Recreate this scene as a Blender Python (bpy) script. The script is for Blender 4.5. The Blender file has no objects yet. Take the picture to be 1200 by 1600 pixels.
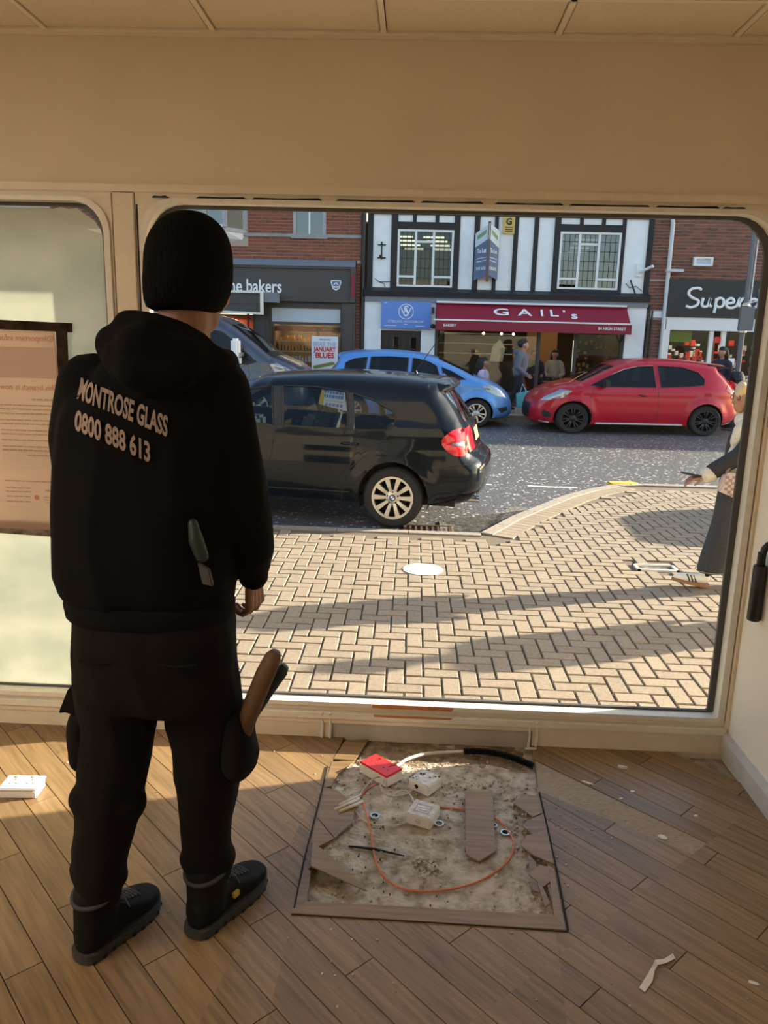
import bpy, bmesh, math, random
import numpy as np
from math import sin, cos, pi, radians, atan2, sqrt, hypot
from mathutils import Vector, Matrix, noise
from mathutils.geometry import delaunay_2d_cdt
from mathutils.bvhtree import BVHTree
random.seed(7); np.random.seed(7)
S = bpy.context.scene; C = S.collection
# ---------------------------------------------------------------- camera, sky, sun, exposure
def cam_axes(yaw, pitch, roll):
    f = Vector((-sin(yaw)*cos(pitch), cos(yaw)*cos(pitch), -sin(pitch)))
    r = Vector((cos(yaw), sin(yaw), 0)); u = r.cross(f)
    return cos(roll)*r+sin(roll)*u, -sin(roll)*r+cos(roll)*u, f
cd = bpy.data.cameras.new('camera'); cam = bpy.data.objects.new('camera', cd); C.objects.link(cam)
r_, u_, f_ = cam_axes(radians(2), radians(12.5), radians(1.5))
cam.matrix_world = Matrix(((r_.x, u_.x, -f_.x, 0), (r_.y, u_.y, -f_.y, 0), (r_.z, u_.z, -f_.z, 1.6), (0, 0, 0, 1)))
cd.sensor_fit = 'VERTICAL'; cd.sensor_height = 32.0; cd.lens = 24.0; cd.clip_start = 0.05; cd.clip_end = 300
S.camera = cam
S.view_settings.view_transform = 'Standard'; S.view_settings.look = 'None'
S.view_settings.gamma = 1; S.view_settings.use_curve_mapping = False
S.view_settings.exposure = 0.0
AZ, EL = radians(17), radians(19.5)          # sun stands low over the street's right end
sd = Vector((cos(AZ)*cos(EL), sin(AZ)*cos(EL), sin(EL)))
W = bpy.data.worlds.new('sky'); S.world = W; W.use_nodes = True
nt = W.node_tree; sky = nt.nodes.new('ShaderNodeTexSky'); sky.sky_type = 'NISHITA'
sky.sun_disc = False; sky.sun_elevation = EL; sky.sun_rotation = radians(90)-AZ; sky.altitude = 50
sky.air_density = 1.0; sky.dust_density = 2.0
bg = nt.nodes['Background']; bg.inputs[1].default_value = SKY_STRENGTH = 0.44
nt.links.new(sky.outputs[0], bg.inputs[0])
sl = bpy.data.lights.new('sun', 'SUN'); so = bpy.data.objects.new('sun', sl); C.objects.link(so)
sl.energy = 21.0; sl.angle = radians(0.6); sl.color = (1.0, 0.86, 0.68)
so.rotation_euler = sd.to_track_quat('Z', 'Y').to_euler(); so.location = (20, 6, 9)
def area(name, loc, sx, sy, power, col, rot=(0, 0, 0)):
    l = bpy.data.lights.new(name, 'AREA'); l.shape = 'RECTANGLE'; l.size = sx; l.size_y = sy; l.energy = power; l.color = col
    o = bpy.data.objects.new(name, l); C.objects.link(o); o.location = loc; o.rotation_euler = rot; return o
area('interior_fill', (-2.6, .55, 2.57), 1.1, 1.1, 40, (1.0, 0.90, 0.79)); area('interior_fill', (-2.6, -2.2, 2.57), 1.1, 1.1, 40, (1.0, 0.90, 0.79))   # added warm fill at ceiling height, no fittings there
# ---------------------------------------------------------------- materials
MATS = {}
def mat(name, col, rough=0.6, metal=0.0, var=0.0, vs=20.0, bump=0.0, bs=60.0, spec=0.5, coat=0.0, emit=None, es=1.0, col2=None, stretch=None, island=0.0, alpha=None):
    if name in MATS: return MATS[name]
    m = bpy.data.materials.new(name); m.use_nodes = True; t = m.node_tree; b = t.nodes['Principled BSDF']
    b.inputs['Base Color'].default_value = (*col, 1); b.inputs['Roughness'].default_value = rough; b.inputs['Metallic'].default_value = metal
    b.inputs['Specular IOR Level'].default_value = spec
    if coat: b.inputs['Coat Weight'].default_value = coat; b.inputs['Coat Roughness'].default_value = 0.04
    if emit: b.inputs['Emission Color'].default_value = (*emit, 1); b.inputs['Emission Strength'].default_value = es
    if var or bump or island:
        tc = t.nodes.new('ShaderNodeTexCoord'); mp = t.nodes.new('ShaderNodeMapping'); t.links.new(tc.outputs['Object'], mp.inputs[0])
        if stretch: mp.inputs['Scale'].default_value = stretch
        oi = t.nodes.new('ShaderNodeObjectInfo'); ge = t.nodes.new('ShaderNodeNewGeometry')
        ad = t.nodes.new('ShaderNodeMath'); ad.operation = 'ADD'; t.links.new(oi.outputs['Random'], ad.inputs[0]); t.links.new(ge.outputs['Random Per Island'], ad.inputs[1])
        fr = t.nodes.new('ShaderNodeMath'); fr.operation = 'FRACT'; t.links.new(ad.outputs[0], fr.inputs[0])
        if island:
            ml = t.nodes.new('ShaderNodeMath'); ml.operation = 'MULTIPLY'; ml.inputs[1].default_value = 37.0; t.links.new(fr.outputs[0], ml.inputs[0])
            t.links.new(ml.outputs[0], mp.inputs['Location'])
    if var or island:
        n = t.nodes.new('ShaderNodeTexNoise'); n.inputs['Scale'].default_value = vs; n.inputs['Detail'].default_value = 5
        t.links.new(mp.outputs[0], n.inputs['Vector'])
        mx = t.nodes.new('ShaderNodeMix'); mx.data_type = 'RGBA'
        c2 = col2 or tuple(c*0.5 for c in col)
        mx.inputs[6].default_value = (*col, 1); mx.inputs[7].default_value = (*c2, 1)
        mr = t.nodes.new('ShaderNodeMapRange'); mr.inputs[1].default_value = 0.35; mr.inputs[2].default_value = 0.7; mr.inputs[3].default_value = 0; mr.inputs[4].default_value = max(var, 0.001)
        t.links.new(n.outputs[0], mr.inputs[0]); fac = mr.outputs[0]
        if island:
            m2 = t.nodes.new('ShaderNodeMath'); m2.operation = 'MULTIPLY_ADD'; m2.inputs[1].default_value = island; t.links.new(fr.outputs[0], m2.inputs[0]); t.links.new(fac, m2.inputs[2]); m2.use_clamp = True; fac = m2.outputs[0]
        t.links.new(fac, mx.inputs[0]); t.links.new(mx.outputs[2], b.inputs['Base Color'])
    if bump:
        n2 = t.nodes.new('ShaderNodeTexNoise'); n2.inputs['Scale'].default_value = bs; n2.inputs['Detail'].default_value = 4
        t.links.new(mp.outputs[0], n2.inputs['Vector'])
        bp = t.nodes.new('ShaderNodeBump'); bp.inputs['Strength'].default_value = bump; bp.inputs['Distance'].default_value = 0.01
        t.links.new(n2.outputs[0], bp.inputs['Height']); t.links.new(bp.outputs[0], b.inputs['Normal'])
    MATS[name] = m; return m
def glass(name, tint, refl=1.0, ior=1.45, haze=0.0):
    """thin pane: see-through with a mirror share by the Fresnel law"""
    if name in MATS: return MATS[name]
    m = bpy.data.materials.new(name); m.use_nodes = True; t = m.node_tree; t.nodes.remove(t.nodes['Principled BSDF'])
    o = t.nodes['Material Output']; tr = t.nodes.new('ShaderNodeBsdfTransparent'); tr.inputs[0].default_value = (*tint, 1)
    g = t.nodes.new('ShaderNodeBsdfGlossy'); g.inputs['Roughness'].default_value = 0.01
    lw = t.nodes.new('ShaderNodeLayerWeight'); lw.inputs[0].default_value = 0.5
    pw = t.nodes.new('ShaderNodeMath'); pw.operation = 'POWER'; pw.inputs[1].default_value = 5.0; t.links.new(lw.outputs['Facing'], pw.inputs[0])
    fz = t.nodes.new('ShaderNodeMath'); fz.operation = 'MULTIPLY_ADD'; fz.inputs[1].default_value = .96; fz.inputs[2].default_value = ((ior-1)/(ior+1))**2; t.links.new(pw.outputs[0], fz.inputs[0])
    mu = t.nodes.new('ShaderNodeMath'); mu.operation = 'MULTIPLY'; mu.inputs[1].default_value = refl; mu.use_clamp = True; t.links.new(fz.outputs[0], mu.inputs[0])
    mx = t.nodes.new('ShaderNodeMixShader'); t.links.new(mu.outputs[0], mx.inputs[0]); t.links.new(tr.outputs[0], mx.inputs[1]); t.links.new(g.outputs[0], mx.inputs[2])
    t.links.new(mx.outputs[0], o.inputs[0]); MATS[name] = m; return m
def translucent(name, col, col2, vs, amount=0.5, thin=0.0):
    m = bpy.data.materials.new(name); m.use_nodes = True; t = m.node_tree; t.nodes.remove(t.nodes['Principled BSDF'])
    o = t.nodes['Material Output']; n = t.nodes.new('ShaderNodeTexNoise'); n.inputs['Scale'].default_value = vs; n.inputs['Detail'].default_value = 7
    tc = t.nodes.new('ShaderNodeTexCoord'); mp = t.nodes.new('ShaderNodeMapping'); mp.inputs['Scale'].default_value = (1, 1, 1.6); t.links.new(tc.outputs['Object'], mp.inputs[0]); t.links.new(mp.outputs[0], n.inputs[0])
    mx = t.nodes.new('ShaderNodeMix'); mx.data_type = 'RGBA'; mx.inputs[6].default_value = (*col, 1); mx.inputs[7].default_value = (*col2, 1)
    mr = t.nodes.new('ShaderNodeMapRange'); mr.inputs[1].default_value = .35; mr.inputs[2].default_value = .65; t.links.new(n.outputs[0], mr.inputs[0]); t.links.new(mr.outputs[0], mx.inputs[0])
    d = t.nodes.new('ShaderNodeBsdfDiffuse'); tl = t.nodes.new('ShaderNodeBsdfTranslucent')
    t.links.new(mx.outputs[2], d.inputs[0]); t.links.new(mx.outputs[2], tl.inputs[0])
    ms = t.nodes.new('ShaderNodeMixShader'); ms.inputs[0].default_value = amount; t.links.new(d.outputs[0], ms.inputs[1]); t.links.new(tl.outputs[0], ms.inputs[2])
    out = ms
    if thin:
        tp = t.nodes.new('ShaderNodeBsdfTransparent'); m3 = t.nodes.new('ShaderNodeMixShader'); m3.inputs[0].default_value = thin
        t.links.new(ms.outputs[0], m3.inputs[1]); t.links.new(tp.outputs[0], m3.inputs[2]); out = m3
    t.links.new(out.outputs[0], o.inputs[0]); MATS[name] = m; return m
M = MATS
mat('cream_wall', (.76, .655, .51), .75, var=.12, vs=3, bump=.05, bs=90)
mat('cream_frame', (.80, .70, .54), .45, var=.15, vs=14, bump=.06, bs=40)
mat('white_frame', (.82, .78, .68), .4, var=.2, vs=25, bump=.06, bs=60)
mat('grey_riser', (.50, .46, .40), .5, var=.5, vs=9, col2=(.36, .32, .26))
mat('right_wall', (.86, .80, .68), .55, var=.08, vs=6)
mat('grey_baseboard', (.56, .55, .52), .45, var=.25, vs=20)
mat('ceiling_tile', (.80, .68, .49), .85, bump=.25, bs=220, var=.1, vs=120)
mat('ceiling_bar', (.86, .78, .62), .5)
mat('gasket', (.085, .085, .08), .5)
mat('bare_wood', (.55, .21, .06), .6, var=.5, vs=30, stretch=(1, 8, 8))
mat('black', (.008, .008, .009), .45)
mat('black_rough', (.012, .012, .012), .9)
mat('plank', (.35, .222, .105), .42, var=.6, vs=5, col2=(.145, .092, .044), stretch=(1, 14, 1), island=.40, bump=.03, bs=60)
mat('plank_edge', (.10, .055, .03), .6)
mat('screed', (.60, .545, .45), .95, var=.95, vs=26, col2=(.27, .215, .15), bump=1.0, bs=75)
mat('dirt', (.33, .245, .15), .95, var=.9, vs=30, col2=(.12, .085, .05), bump=1.0, bs=70)
mat('strip_glue', (.44, .36, .26), .9, var=.8, vs=40, col2=(.29, .225, .15), stretch=(1, 4, 1), bump=.4, bs=90)
mat('white_plastic', (.80, .79, .76), .35)
mat('dusty_plastic', (.74, .72, .68), .6, var=.7, vs=60, col2=(.42, .40, .37))
mat('red_plastic', (.70, .03, .03), .35)
mat('slot', (.01, .01, .01), .8)
mat('beige_cable', (.62, .56, .47), .5)
mat('grey_cable', (.46, .42, .36), .5)
mat('orange_cable', (.62, .17, .06), .5)
mat('copper', (.25, .09, .045), .4, metal=.3)
mat('steel', (.6, .58, .55), .3, metal=1)
mat('paper', (.80, .77, .70), .8, var=.2, vs=60)
mat('hoodie', (.0055, .0053, .0056), .95, bump=.25, bs=400, spec=.15)
mat('trouser', (.0072, .006, .0053), .9, bump=.25, bs=350, spec=.2)
mat('knit', (.0045, .0045, .0048), .97, bump=.6, bs=160, stretch=(1, 1, .15), spec=.1)
mat('skin', (.36, .19, .12), .5, var=.2, vs=30)
mat('hair_dark', (.012, .008, .006), .6)
mat('print_beige', (.40, .30, .24), .85, var=.3, vs=80)
mat('boot_leather', (.006, .006, .006), .7, bump=.1, bs=120, spec=.2)
mat('boot_sole', (.045, .045, .045), .75, var=.4, vs=40)
mat('lace', (.10, .10, .10), .8)
mat('tag_yellow', (.45, .33, .04), .6)
mat('handle_wood', (.17, .095, .05), .6, var=.5, vs=15, stretch=(8, 8, 1))
mat('handle_green', (.015, .028, .026), .45)
mat('grey_tag', (.07, .07, .07), .7)
mat('paver', (.33, .265, .19), .85, var=.55, vs=55, col2=(.19, .15, .112), island=.28, bump=.5, bs=220)
mat('sand_joint', (.15, .115, .08), .95, var=.5, vs=40)
mat('kerb', (.33, .29, .24), .85, var=.6, vs=30, bump=.3, bs=90, island=.2)
mat('asphalt', (.052, .051, .053), .5, var=1.0, vs=24, col2=(.12, .12, .12), bump=1.0, bs=34, spec=.8)
def glint_dots(m, scale, thr, share, col):
    '''sun glints painted as pale dots into the dark base colour'''
    t = m.node_tree; b = t.nodes['Principled BSDF']; src = b.inputs['Base Color'].links[0].from_socket
    tc = t.nodes.new('ShaderNodeTexCoord'); v = t.nodes.new('ShaderNodeTexVoronoi'); v.inputs['Scale'].default_value = scale; t.links.new(tc.outputs['Object'], v.inputs['Vector'])
    sp = t.nodes.new('ShaderNodeSeparateColor'); t.links.new(v.outputs['Color'], sp.inputs[0])
    a = t.nodes.new('ShaderNodeMath'); a.operation = 'LESS_THAN'; a.inputs[1].default_value = thr; t.links.new(v.outputs['Distance'], a.inputs[0])
    c = t.nodes.new('ShaderNodeMath'); c.operation = 'LESS_THAN'; c.inputs[1].default_value = share; t.links.new(sp.outputs[0], c.inputs[0])
    d = t.nodes.new('ShaderNodeMath'); d.operation = 'MULTIPLY'; t.links.new(a.outputs[0], d.inputs[0]); t.links.new(c.outputs[0], d.inputs[1])
    x = t.nodes.new('ShaderNodeMix'); x.data_type = 'RGBA'; t.links.new(d.outputs[0], x.inputs[0]); t.links.new(src, x.inputs[6]); x.inputs[7].default_value = (*col, 1); t.links.new(x.outputs[2], b.inputs['Base Color'])
glint_dots(MATS['asphalt'], 22, .42, .17, (.46, .46, .46))  # glints of the low sun on the road, put into its colour
mat('gravel', (.20, .19, .175), .8, var=1.0, vs=26, col2=(.035, .035, .03), bump=1.0, bs=60)
mat('white_paint', (.55, .53, .48), .7, var=.5, vs=30, col2=(.45, .42, .36))
mat('yellow_paint', (.75, .48, .03), .7)
mat('iron', (.085, .05, .032), .7, metal=.3, var=.5, vs=60)
mat('tan_concrete', (.36, .235, .13), .85, var=.4, vs=20)
mat('brick_red', (.30, .085, .045), .85, var=.3, vs=12, col2=(.14, .045, .03), island=.55, bump=.2, bs=80)
mat('brick_brown', (.27, .095, .058), .85, var=.3, vs=12, col2=(.10, .045, .035), island=.75, bump=.2, bs=80)
mat('mortar', (.46, .36, .29), .9)
mat('white_render', (.88, .89, .89), .8, var=.15, vs=5, bump=.05, bs=40)
mat('black_timber', (.010, .010, .011), .6, bump=.2, bs=30)
mat('black_fascia', (.022, .024, .026), .5)
mat('shop_charcoal', (.052, .046, .046), .45)
mat('stone_band', (.34, .33, .33), .8, var=.4, vs=8)
mat('lead', (.20, .22, .26), .6, var=.3, vs=8)
mat('white_upvc', (.78, .78, .77), .4)
mat('grey_timber', (.42, .41, .42), .7, var=.5, vs=14)
mat('blue_sign', (.12, .25, .66), .5)
mat('maroon', (.27, .008, .03), .6)
mat('maroon_dark', (.25, .008, .028), .6)
mat('white_letter', (.88, .88, .88), .5)
mat('navy_board', (.12, .16, .27), .5)
mat('board_pale', (.62, .68, .72), .5)
mat('board_green', (.35, .55, .30), .5)
mat('yellow_sign', (.62, .42, .10), .5)
mat('shop_inside', (.12, .078, .048), .8, var=.5, vs=2)
mat('shop_dark', (.05, .04, .035), .8)
mat('shelf_steel', (.42, .40, .36), .4)
mat('wood_warm', (.34, .17, .07), .6, var=.4, vs=6)
mat('orange_band', (.75, .13, .03), .5)
mat('lime', (.30, .42, .05), .6)
mat('frost', (.55, .60, .66), .5)
mat('poster_white', (.80, .80, .82), .5)
mat('poster_blue', (.42, .50, .66), .5)
mat('poster_red', (.72, .03, .02), .5)
mat('bread', (.50, .27, .08), .7, var=.5, vs=40)
mat('salad', (.10, .30, .04), .7)
mat('dark_door', (.022, .017, .014), .5)
mat('lamp_glow', (1, .9, .7), .5, emit=(1, .82, .55), es=6)
mat('strip_glow', (1, .95, .85), .5, emit=(1, .86, .62), es=1.6)
mat('pipe_white', (.62, .63, .65), .5)
mat('post_black', (.018, .018, .018), .4)
mat('post_grey', (.14, .145, .15), .5)
mat('tyre', (.014, .014, .014), .8)
mat('rim_silver', (.62, .60, .56), .3, metal=.8)
mat('rim_black', (.012, .012, .013), .25)
mat('trim_black', (.012, .012, .013), .5)
mat('chrome', (.8, .8, .8), .12, metal=1)
mat('lens_red', (.62, .010, .02), .12, coat=.6)
mat('lens_clear', (.30, .33, .35), .12, metal=.5, coat=.8)
mat('seat_grey', (.10, .10, .105), .85)
mat('cabin_dark', (.018, .018, .02), .8)
mat('liner', (.008, .008, .008), .9)
def paint(name, col, metal=.3): return mat(name, col, .14 if name == 'paint_black' else .3, metal=metal, coat=.4 if name == 'paint_black' else .5, spec=.1 if name == 'paint_black' else .3)
paint('paint_black', (.006, .009, .013), 0.0); paint('paint_blue', (.11, .30, .66), .35); paint('paint_red', (.50, .005, .022), .1); paint('paint_van', (.075, .085, .115), .5)
glass('pane_clear', (.95, .97, .96), .22); glass('pane_car', (.50, .55, .57), .9); glass('pane_dark', (.10, .11, .12), 1.2); glass('pane_shop', (.85, .88, .86), 1.0); glass('pane_sky', (.35, .38, .42), 5.0)
glass('rear_pane', (.25, .28, .28), 7.0)
glass('pane_lead', (.8, .85, .85), 1.2)
translucent('whitewash', (.84, .84, .75), (.70, .73, .66), 4.0, .62)
translucent('notice_paper', (.70, .50, .40), (.66, .45, .36), 2.0, .55)
translucent('tape_dark', (.09, .055, .035), (.03, .02, .014), 12, .3)
translucent('tape_pale', (.55, .48, .38), (.2, .15, .1), 14, .5)
mat('notice_red', (.55, .22, .17), .8); mat('notice_grey', (.47, .33, .27), .8); mat('notice_band', (.60, .42, .34), .8)
# ---------------------------------------------------------------- helpers
TS = bpy.data.scenes.new('build'); TV = TS.view_layers[0]
WL = {}
def build_dg():
    with bpy.context.temp_override(scene=TS, view_layer=TV): return bpy.context.evaluated_depsgraph_get()
class MB:
    def __init__(s): s.bm = bmesh.new()
    def box(s, x0, x1, y0, y1, z0, z1, rot=None, piv=None):
        m = Matrix.Translation(((x0+x1)/2, (y0+y1)/2, (z0+z1)/2)) @ Matrix.Diagonal((abs(x1-x0), abs(y1-y0), abs(z1-z0), 1))
        if rot is not None:
            p = Vector(piv or (0, 0, 0)); m = Matrix.Translation(p) @ rot.to_4x4() @ Matrix.Translation(-p) @ m
        bmesh.ops.create_cube(s.bm, size=1, matrix=m); return s
    def prism(s, pts, a, b, axis='y'):
        """extrude a 2-D polygon between a and b along axis: y -> pts are (x,z), z -> (x,y), x -> (y,z)"""
        mk = {'y': lambda p, t: (p[0], t, p[1]), 'z': lambda p, t: (p[0], p[1], t), 'x': lambda p, t: (t, p[0], p[1])}[axis]
        v0 = [s.bm.verts.new(mk(p, a)) for p in pts]; v1 = [s.bm.verts.new(mk(p, b)) for p in pts]; n = len(pts)
        fs = [s.bm.faces.new(v0), s.bm.faces.new(v1[::-1])]
        for i in range(n): fs.append(s.bm.faces.new((v0[i], v1[i], v1[(i+1) % n], v0[(i+1) % n])))
        return s
    def ring(s, outer, inner, a, b):
        """closed ring between two outlines (x,z) of equal count, from y=a to y=b"""
        n = len(outer); V = [[s.bm.verts.new((p[0], t, p[1])) for p in L] for L in (outer, inner) for t in (a, b)]
        o0, o1, i0, i1 = V
        for k in range(n):
            j = (k+1) % n
            for q in ((o0[k], o0[j], i0[j], i0[k]), (o1[k], i1[k], i1[j], o1[j]), (o0[k], o1[k], o1[j], o0[j]), (i0[k], i0[j], i1[j], i1[k])): s.bm.faces.new(q)
        return s
    def tube(s, path, r, seg=8, cap=True, sq=(1, 1)):
        path = [Vector(p) for p in path]; n = len(path); rr = r if hasattr(r, '__len__') else [r]*n
        d0 = (path[1]-path[0]).normalized(); up = Vector((0, 0, 1)) if abs(d0.z) < .9 else Vector((0, 1, 0))
        a = d0.cross(up).normalized(); rings = []
        for i, p in enumerate(path):
            d = (path[min(i+1, n-1)]-path[max(i-1, 0)]).normalized(); a = (a-d*a.dot(d)).normalized(); b = d.cross(a)
            rings.append([s.bm.verts.new(p+(a*cos(2*pi*k/seg)*sq[0]+b*sin(2*pi*k/seg)*sq[1])*rr[i]) for k in range(seg)])
        for i in range(n-1):
            for k in range(seg): s.bm.faces.new((rings[i][k], rings[i][(k+1) % seg], rings[i+1][(k+1) % seg], rings[i+1][k]))
        if cap: s.bm.faces.new(rings[0][::-1]); s.bm.faces.new(rings[-1])
        return s
    def loft(s, rings, cap=True):
        R = [[s.bm.verts.new(p) for p in r] for r in rings]; n = len(R[0])
        for i in range(len(R)-1):
            for k in range(n): s.bm.faces.new((R[i][k], R[i][(k+1) % n], R[i+1][(k+1) % n], R[i+1][k]))
        if cap: s.bm.faces.new(R[0][::-1]); s.bm.faces.new(R[-1])
        return s
    def lathe(s, prof, c=(0, 0, 0), axis='z', seg=24):
        c = Vector(c); R = []
        for (r, h) in prof:
            ring = []
            for k in range(seg):
                a = 2*pi*k/seg; p = (r*cos(a), r*sin(a), h)
                p = {'z': p, 'y': (p[0], p[2], p[1]), 'x': (p[2], p[0], p[1])}[axis]; ring.append(s.bm.verts.new(c+Vector(p)))
            R.append(ring)
        for i in range(len(R)-1):
            for k in range(seg): s.bm.faces.new((R[i][k], R[i][(k+1) % seg], R[i+1][(k+1) % seg], R[i+1][k]))
        s.bm.faces.new(R[0][::-1]); s.bm.faces.new(R[-1]); return s
    def ball(s, c, r, seg=16):
        rx, ry, rz = r if hasattr(r, '__len__') else (r, r, r)
        bmesh.ops.create_uvsphere(s.bm, u_segments=seg, v_segments=max(6, seg//2+2), radius=1, matrix=Matrix.Translation(c) @ Matrix.Diagonal((rx, ry, rz, 1))); return s
    def caps(s, p0, r0, p1, r1, seg=14, sq=1.0, sqdir=None):
        """tapered round-ended limb"""
        p0, p1 = Vector(p0), Vector(p1); d = (p1-p0); L = d.length; d.normalize()
        up = Vector(sqdir) if sqdir else (Vector((0, 0, 1)) if abs(d.z) < .9 else Vector((0, 1, 0)))
        b = (up-d*up.dot(d)).normalized(); a = b.cross(d)
        rings = []
        for t in (-.98, -.7, -.35, 0): rings.append((p0+d*(r0*t), r0*sqrt(1-t*t)))
        for t in (0, .35, .7, .98): rings.append((p1+d*(r1*t), r1*sqrt(1-t*t)))
        s.loft([[c+(a*cos(2*pi*k/seg)+b*sin(2*pi*k/seg)*sq)*r for k in range(seg)] for c, r in rings]); return s
    def chain(s, pts, rad, sq=1.0, sqdir=None):
        for i in range(len(pts)-1): s.caps(pts[i], rad[i], pts[i+1], rad[i+1], sq=sq, sqdir=sqdir)
        return s
    def remesh(s, voxel, it=4, fac=.5, disp=None):
        bmesh.ops.recalc_face_normals(s.bm, faces=s.bm.faces)
        me = bpy.data.meshes.new('t'); s.bm.to_mesh(me); s.bm.free(); o = bpy.data.objects.new('t', me); TS.collection.objects.link(o)
        r = o.modifiers.new('r', 'REMESH'); r.mode = 'VOXEL'; r.voxel_size = voxel
        q = o.modifiers.new('s', 'SMOOTH'); q.iterations = it; q.factor = fac
        dg = build_dg(); dg.update(); m2 = bpy.data.meshes.new_from_object(o.evaluated_get(dg)); bpy.data.objects.remove(o); bpy.data.meshes.remove(me)
        s.bm = bmesh.new(); s.bm.from_mesh(m2); bpy.data.meshes.remove(m2)
        if disp:
            s.bm.normal_update()
            for v in s.bm.verts: v.co += v.normal*disp(v.co)
        return s
def tag(o, label=None, cat=None, group=None, kind=None):
    if label: o['label'] = label
    if cat: o['category'] = cat
    if group: o['group'] = group
    if kind: o['kind'] = kind
    return o
def obj(name, mb, m, parent=None, smooth=False, local=False, bev=0.0, kind=None):
    bm = mb.bm if isinstance(mb, MB) else mb
    if bev: bmesh.ops.bevel(bm, geom=[e for e in bm.edges], offset=bev, segments=2, affect='EDGES', clamp_overlap=True)
    bmesh.ops.recalc_face_normals(bm, faces=bm.faces)
    off = Vector((0, 0, 0))
    if parent is not None: off = WL.get(parent.name, Vector((0, 0, 0)))
    elif kind != 'structure' and bm.verts and not local:
        lo = [min(v.co[i] for v in bm.verts) for i in range(3)]; hi = [max(v.co[i] for v in bm.verts) for i in range(3)]
        off = Vector(((lo[0]+hi[0])/2, (lo[1]+hi[1])/2, lo[2]))
    if not local and off.length: bmesh.ops.translate(bm, verts=bm.verts, vec=-off)
    me = bpy.data.meshes.new(name); bm.to_mesh(me); bm.free()
    if m: me.materials.append(M[m])
    if smooth:
        for p in me.polygons: p.use_smooth = True
        if smooth != True: me.set_sharp_from_angle(angle=radians(smooth))
    o = bpy.data.objects.new(name, me); C.objects.link(o)
    if parent is not None: o.parent = parent; WL[o.name] = off
    else:
        if not local: o.location = off
        WL[o.name] = off.copy() if not local else Vector((0, 0, 0))
    if kind: o['kind'] = kind
    return o
def root(name, loc, label=None, cat=None, group=None, rz=0, rx=0):
    o = bpy.data.objects.new(name, None); C.objects.link(o); o.location = loc; o.rotation_euler = (rx, 0, rz); o.empty_display_size = .1
    WL[o.name] = Vector(loc) if not (rz or rx) else Vector((0, 0, 0)); return tag(o, label, cat, group)
def B(x0, x1, y0, y1, z0, z1): return MB().box(x0, x1, y0, y1, z0, z1)
def inst(src, parent, loc, rot=(0, 0, 0), scale=None):
    c = src.copy(); C.objects.link(c); c.parent = parent; c.location = loc; c.rotation_euler = rot
    if scale: c.scale = scale
    return c
def text_bm(body, size, bold=0.0, ext=.002, sx=1.0, shear=0.0, align='CENTER', space=1.0, res=3):
    cu = bpy.data.curves.new('t', 'FONT'); cu.body = body; cu.size = size; cu.offset = bold*size; cu.extrude = ext; cu.align_x = align; cu.align_y = 'CENTER'; cu.shear = shear; cu.space_character = space; cu.resolution_u = res
    o = bpy.data.objects.new('t', cu); TS.collection.objects.link(o); dg = build_dg(); dg.update()
    me = bpy.data.meshes.new_from_object(o.evaluated_get(dg)); bpy.data.objects.remove(o); bpy.data.curves.remove(cu)
    bm = bmesh.new(); bm.from_mesh(me); bpy.data.meshes.remove(me)
    bmesh.ops.scale(bm, vec=(sx, 1, 1), verts=bm.verts); return bm
def text(body, size, loc, m, parent, rot=None, name='lettering', **k):
    bm = text_bm(body, size, **k); R = (rot or Matrix.Rotation(pi/2, 3, 'X')).to_4x4()
    bmesh.ops.transform(bm, matrix=Matrix.Translation(loc) @ R, verts=bm.verts)
    return obj(name, bm, m, parent)
def rrect(x0, x1, z0, z1, r, n=6, x1t=None):
    """rounded outline; r = (tl,tr,br,bl); x1t leans the right side"""
    tl, tr, br, bl = r; P = []
    for (cx, cz, rr, a0) in ((x0+tl, z1-tl, tl, pi), ((x1t if x1t is not None else x1)-tr, z1-tr, tr, pi/2), (x1-br, z0+br, br, 0), (x0+bl, z0+bl, bl, -pi/2)):
        for k in range(n+1): a = a0-pi/2*k/n; P.append((cx+rr*cos(a), cz+rr*sin(a)))
    return P
def pip(P, poly):
    """points-in-polygon, numpy"""
    x, y = P[:, 0], P[:, 1]; c = np.zeros(len(P), bool); n = len(poly); j = n-1
    for i in range(n):
        xi, yi = poly[i]; xj, yj = poly[j]
        if yi != yj: c ^= ((yi > y) != (yj > y)) & (x < (xj-xi)*(y-yi)/(yj-yi)+xi)
        j = i
    return c
def cr(pts, step):
    """Catmull-Rom through points, resampled"""
    P = [np.array(p, float) for p in pts]; P = [2*P[0]-P[1]]+P+[2*P[-1]-P[-2]]; out = []
    for i in range(1, len(P)-2):
        n = max(1, int(np.linalg.norm(P[i+1]-P[i])/step))
        for k in range(n):
            t = k/n; a, b, c, d = P[i-1], P[i], P[i+1], P[i+2]
            out.append(.5*((2*b)+(c-a)*t+(2*a-5*b+4*c-d)*t*t+(3*b-a-3*c+d)*t**3))
    out.append(P[-2]); return [tuple(float(v) for v in p) for p in out]
def path3(pts, step=.02): return cr(pts, step)
GT = .016
def zg(y): return -.25+GT*(y-3)
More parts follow.
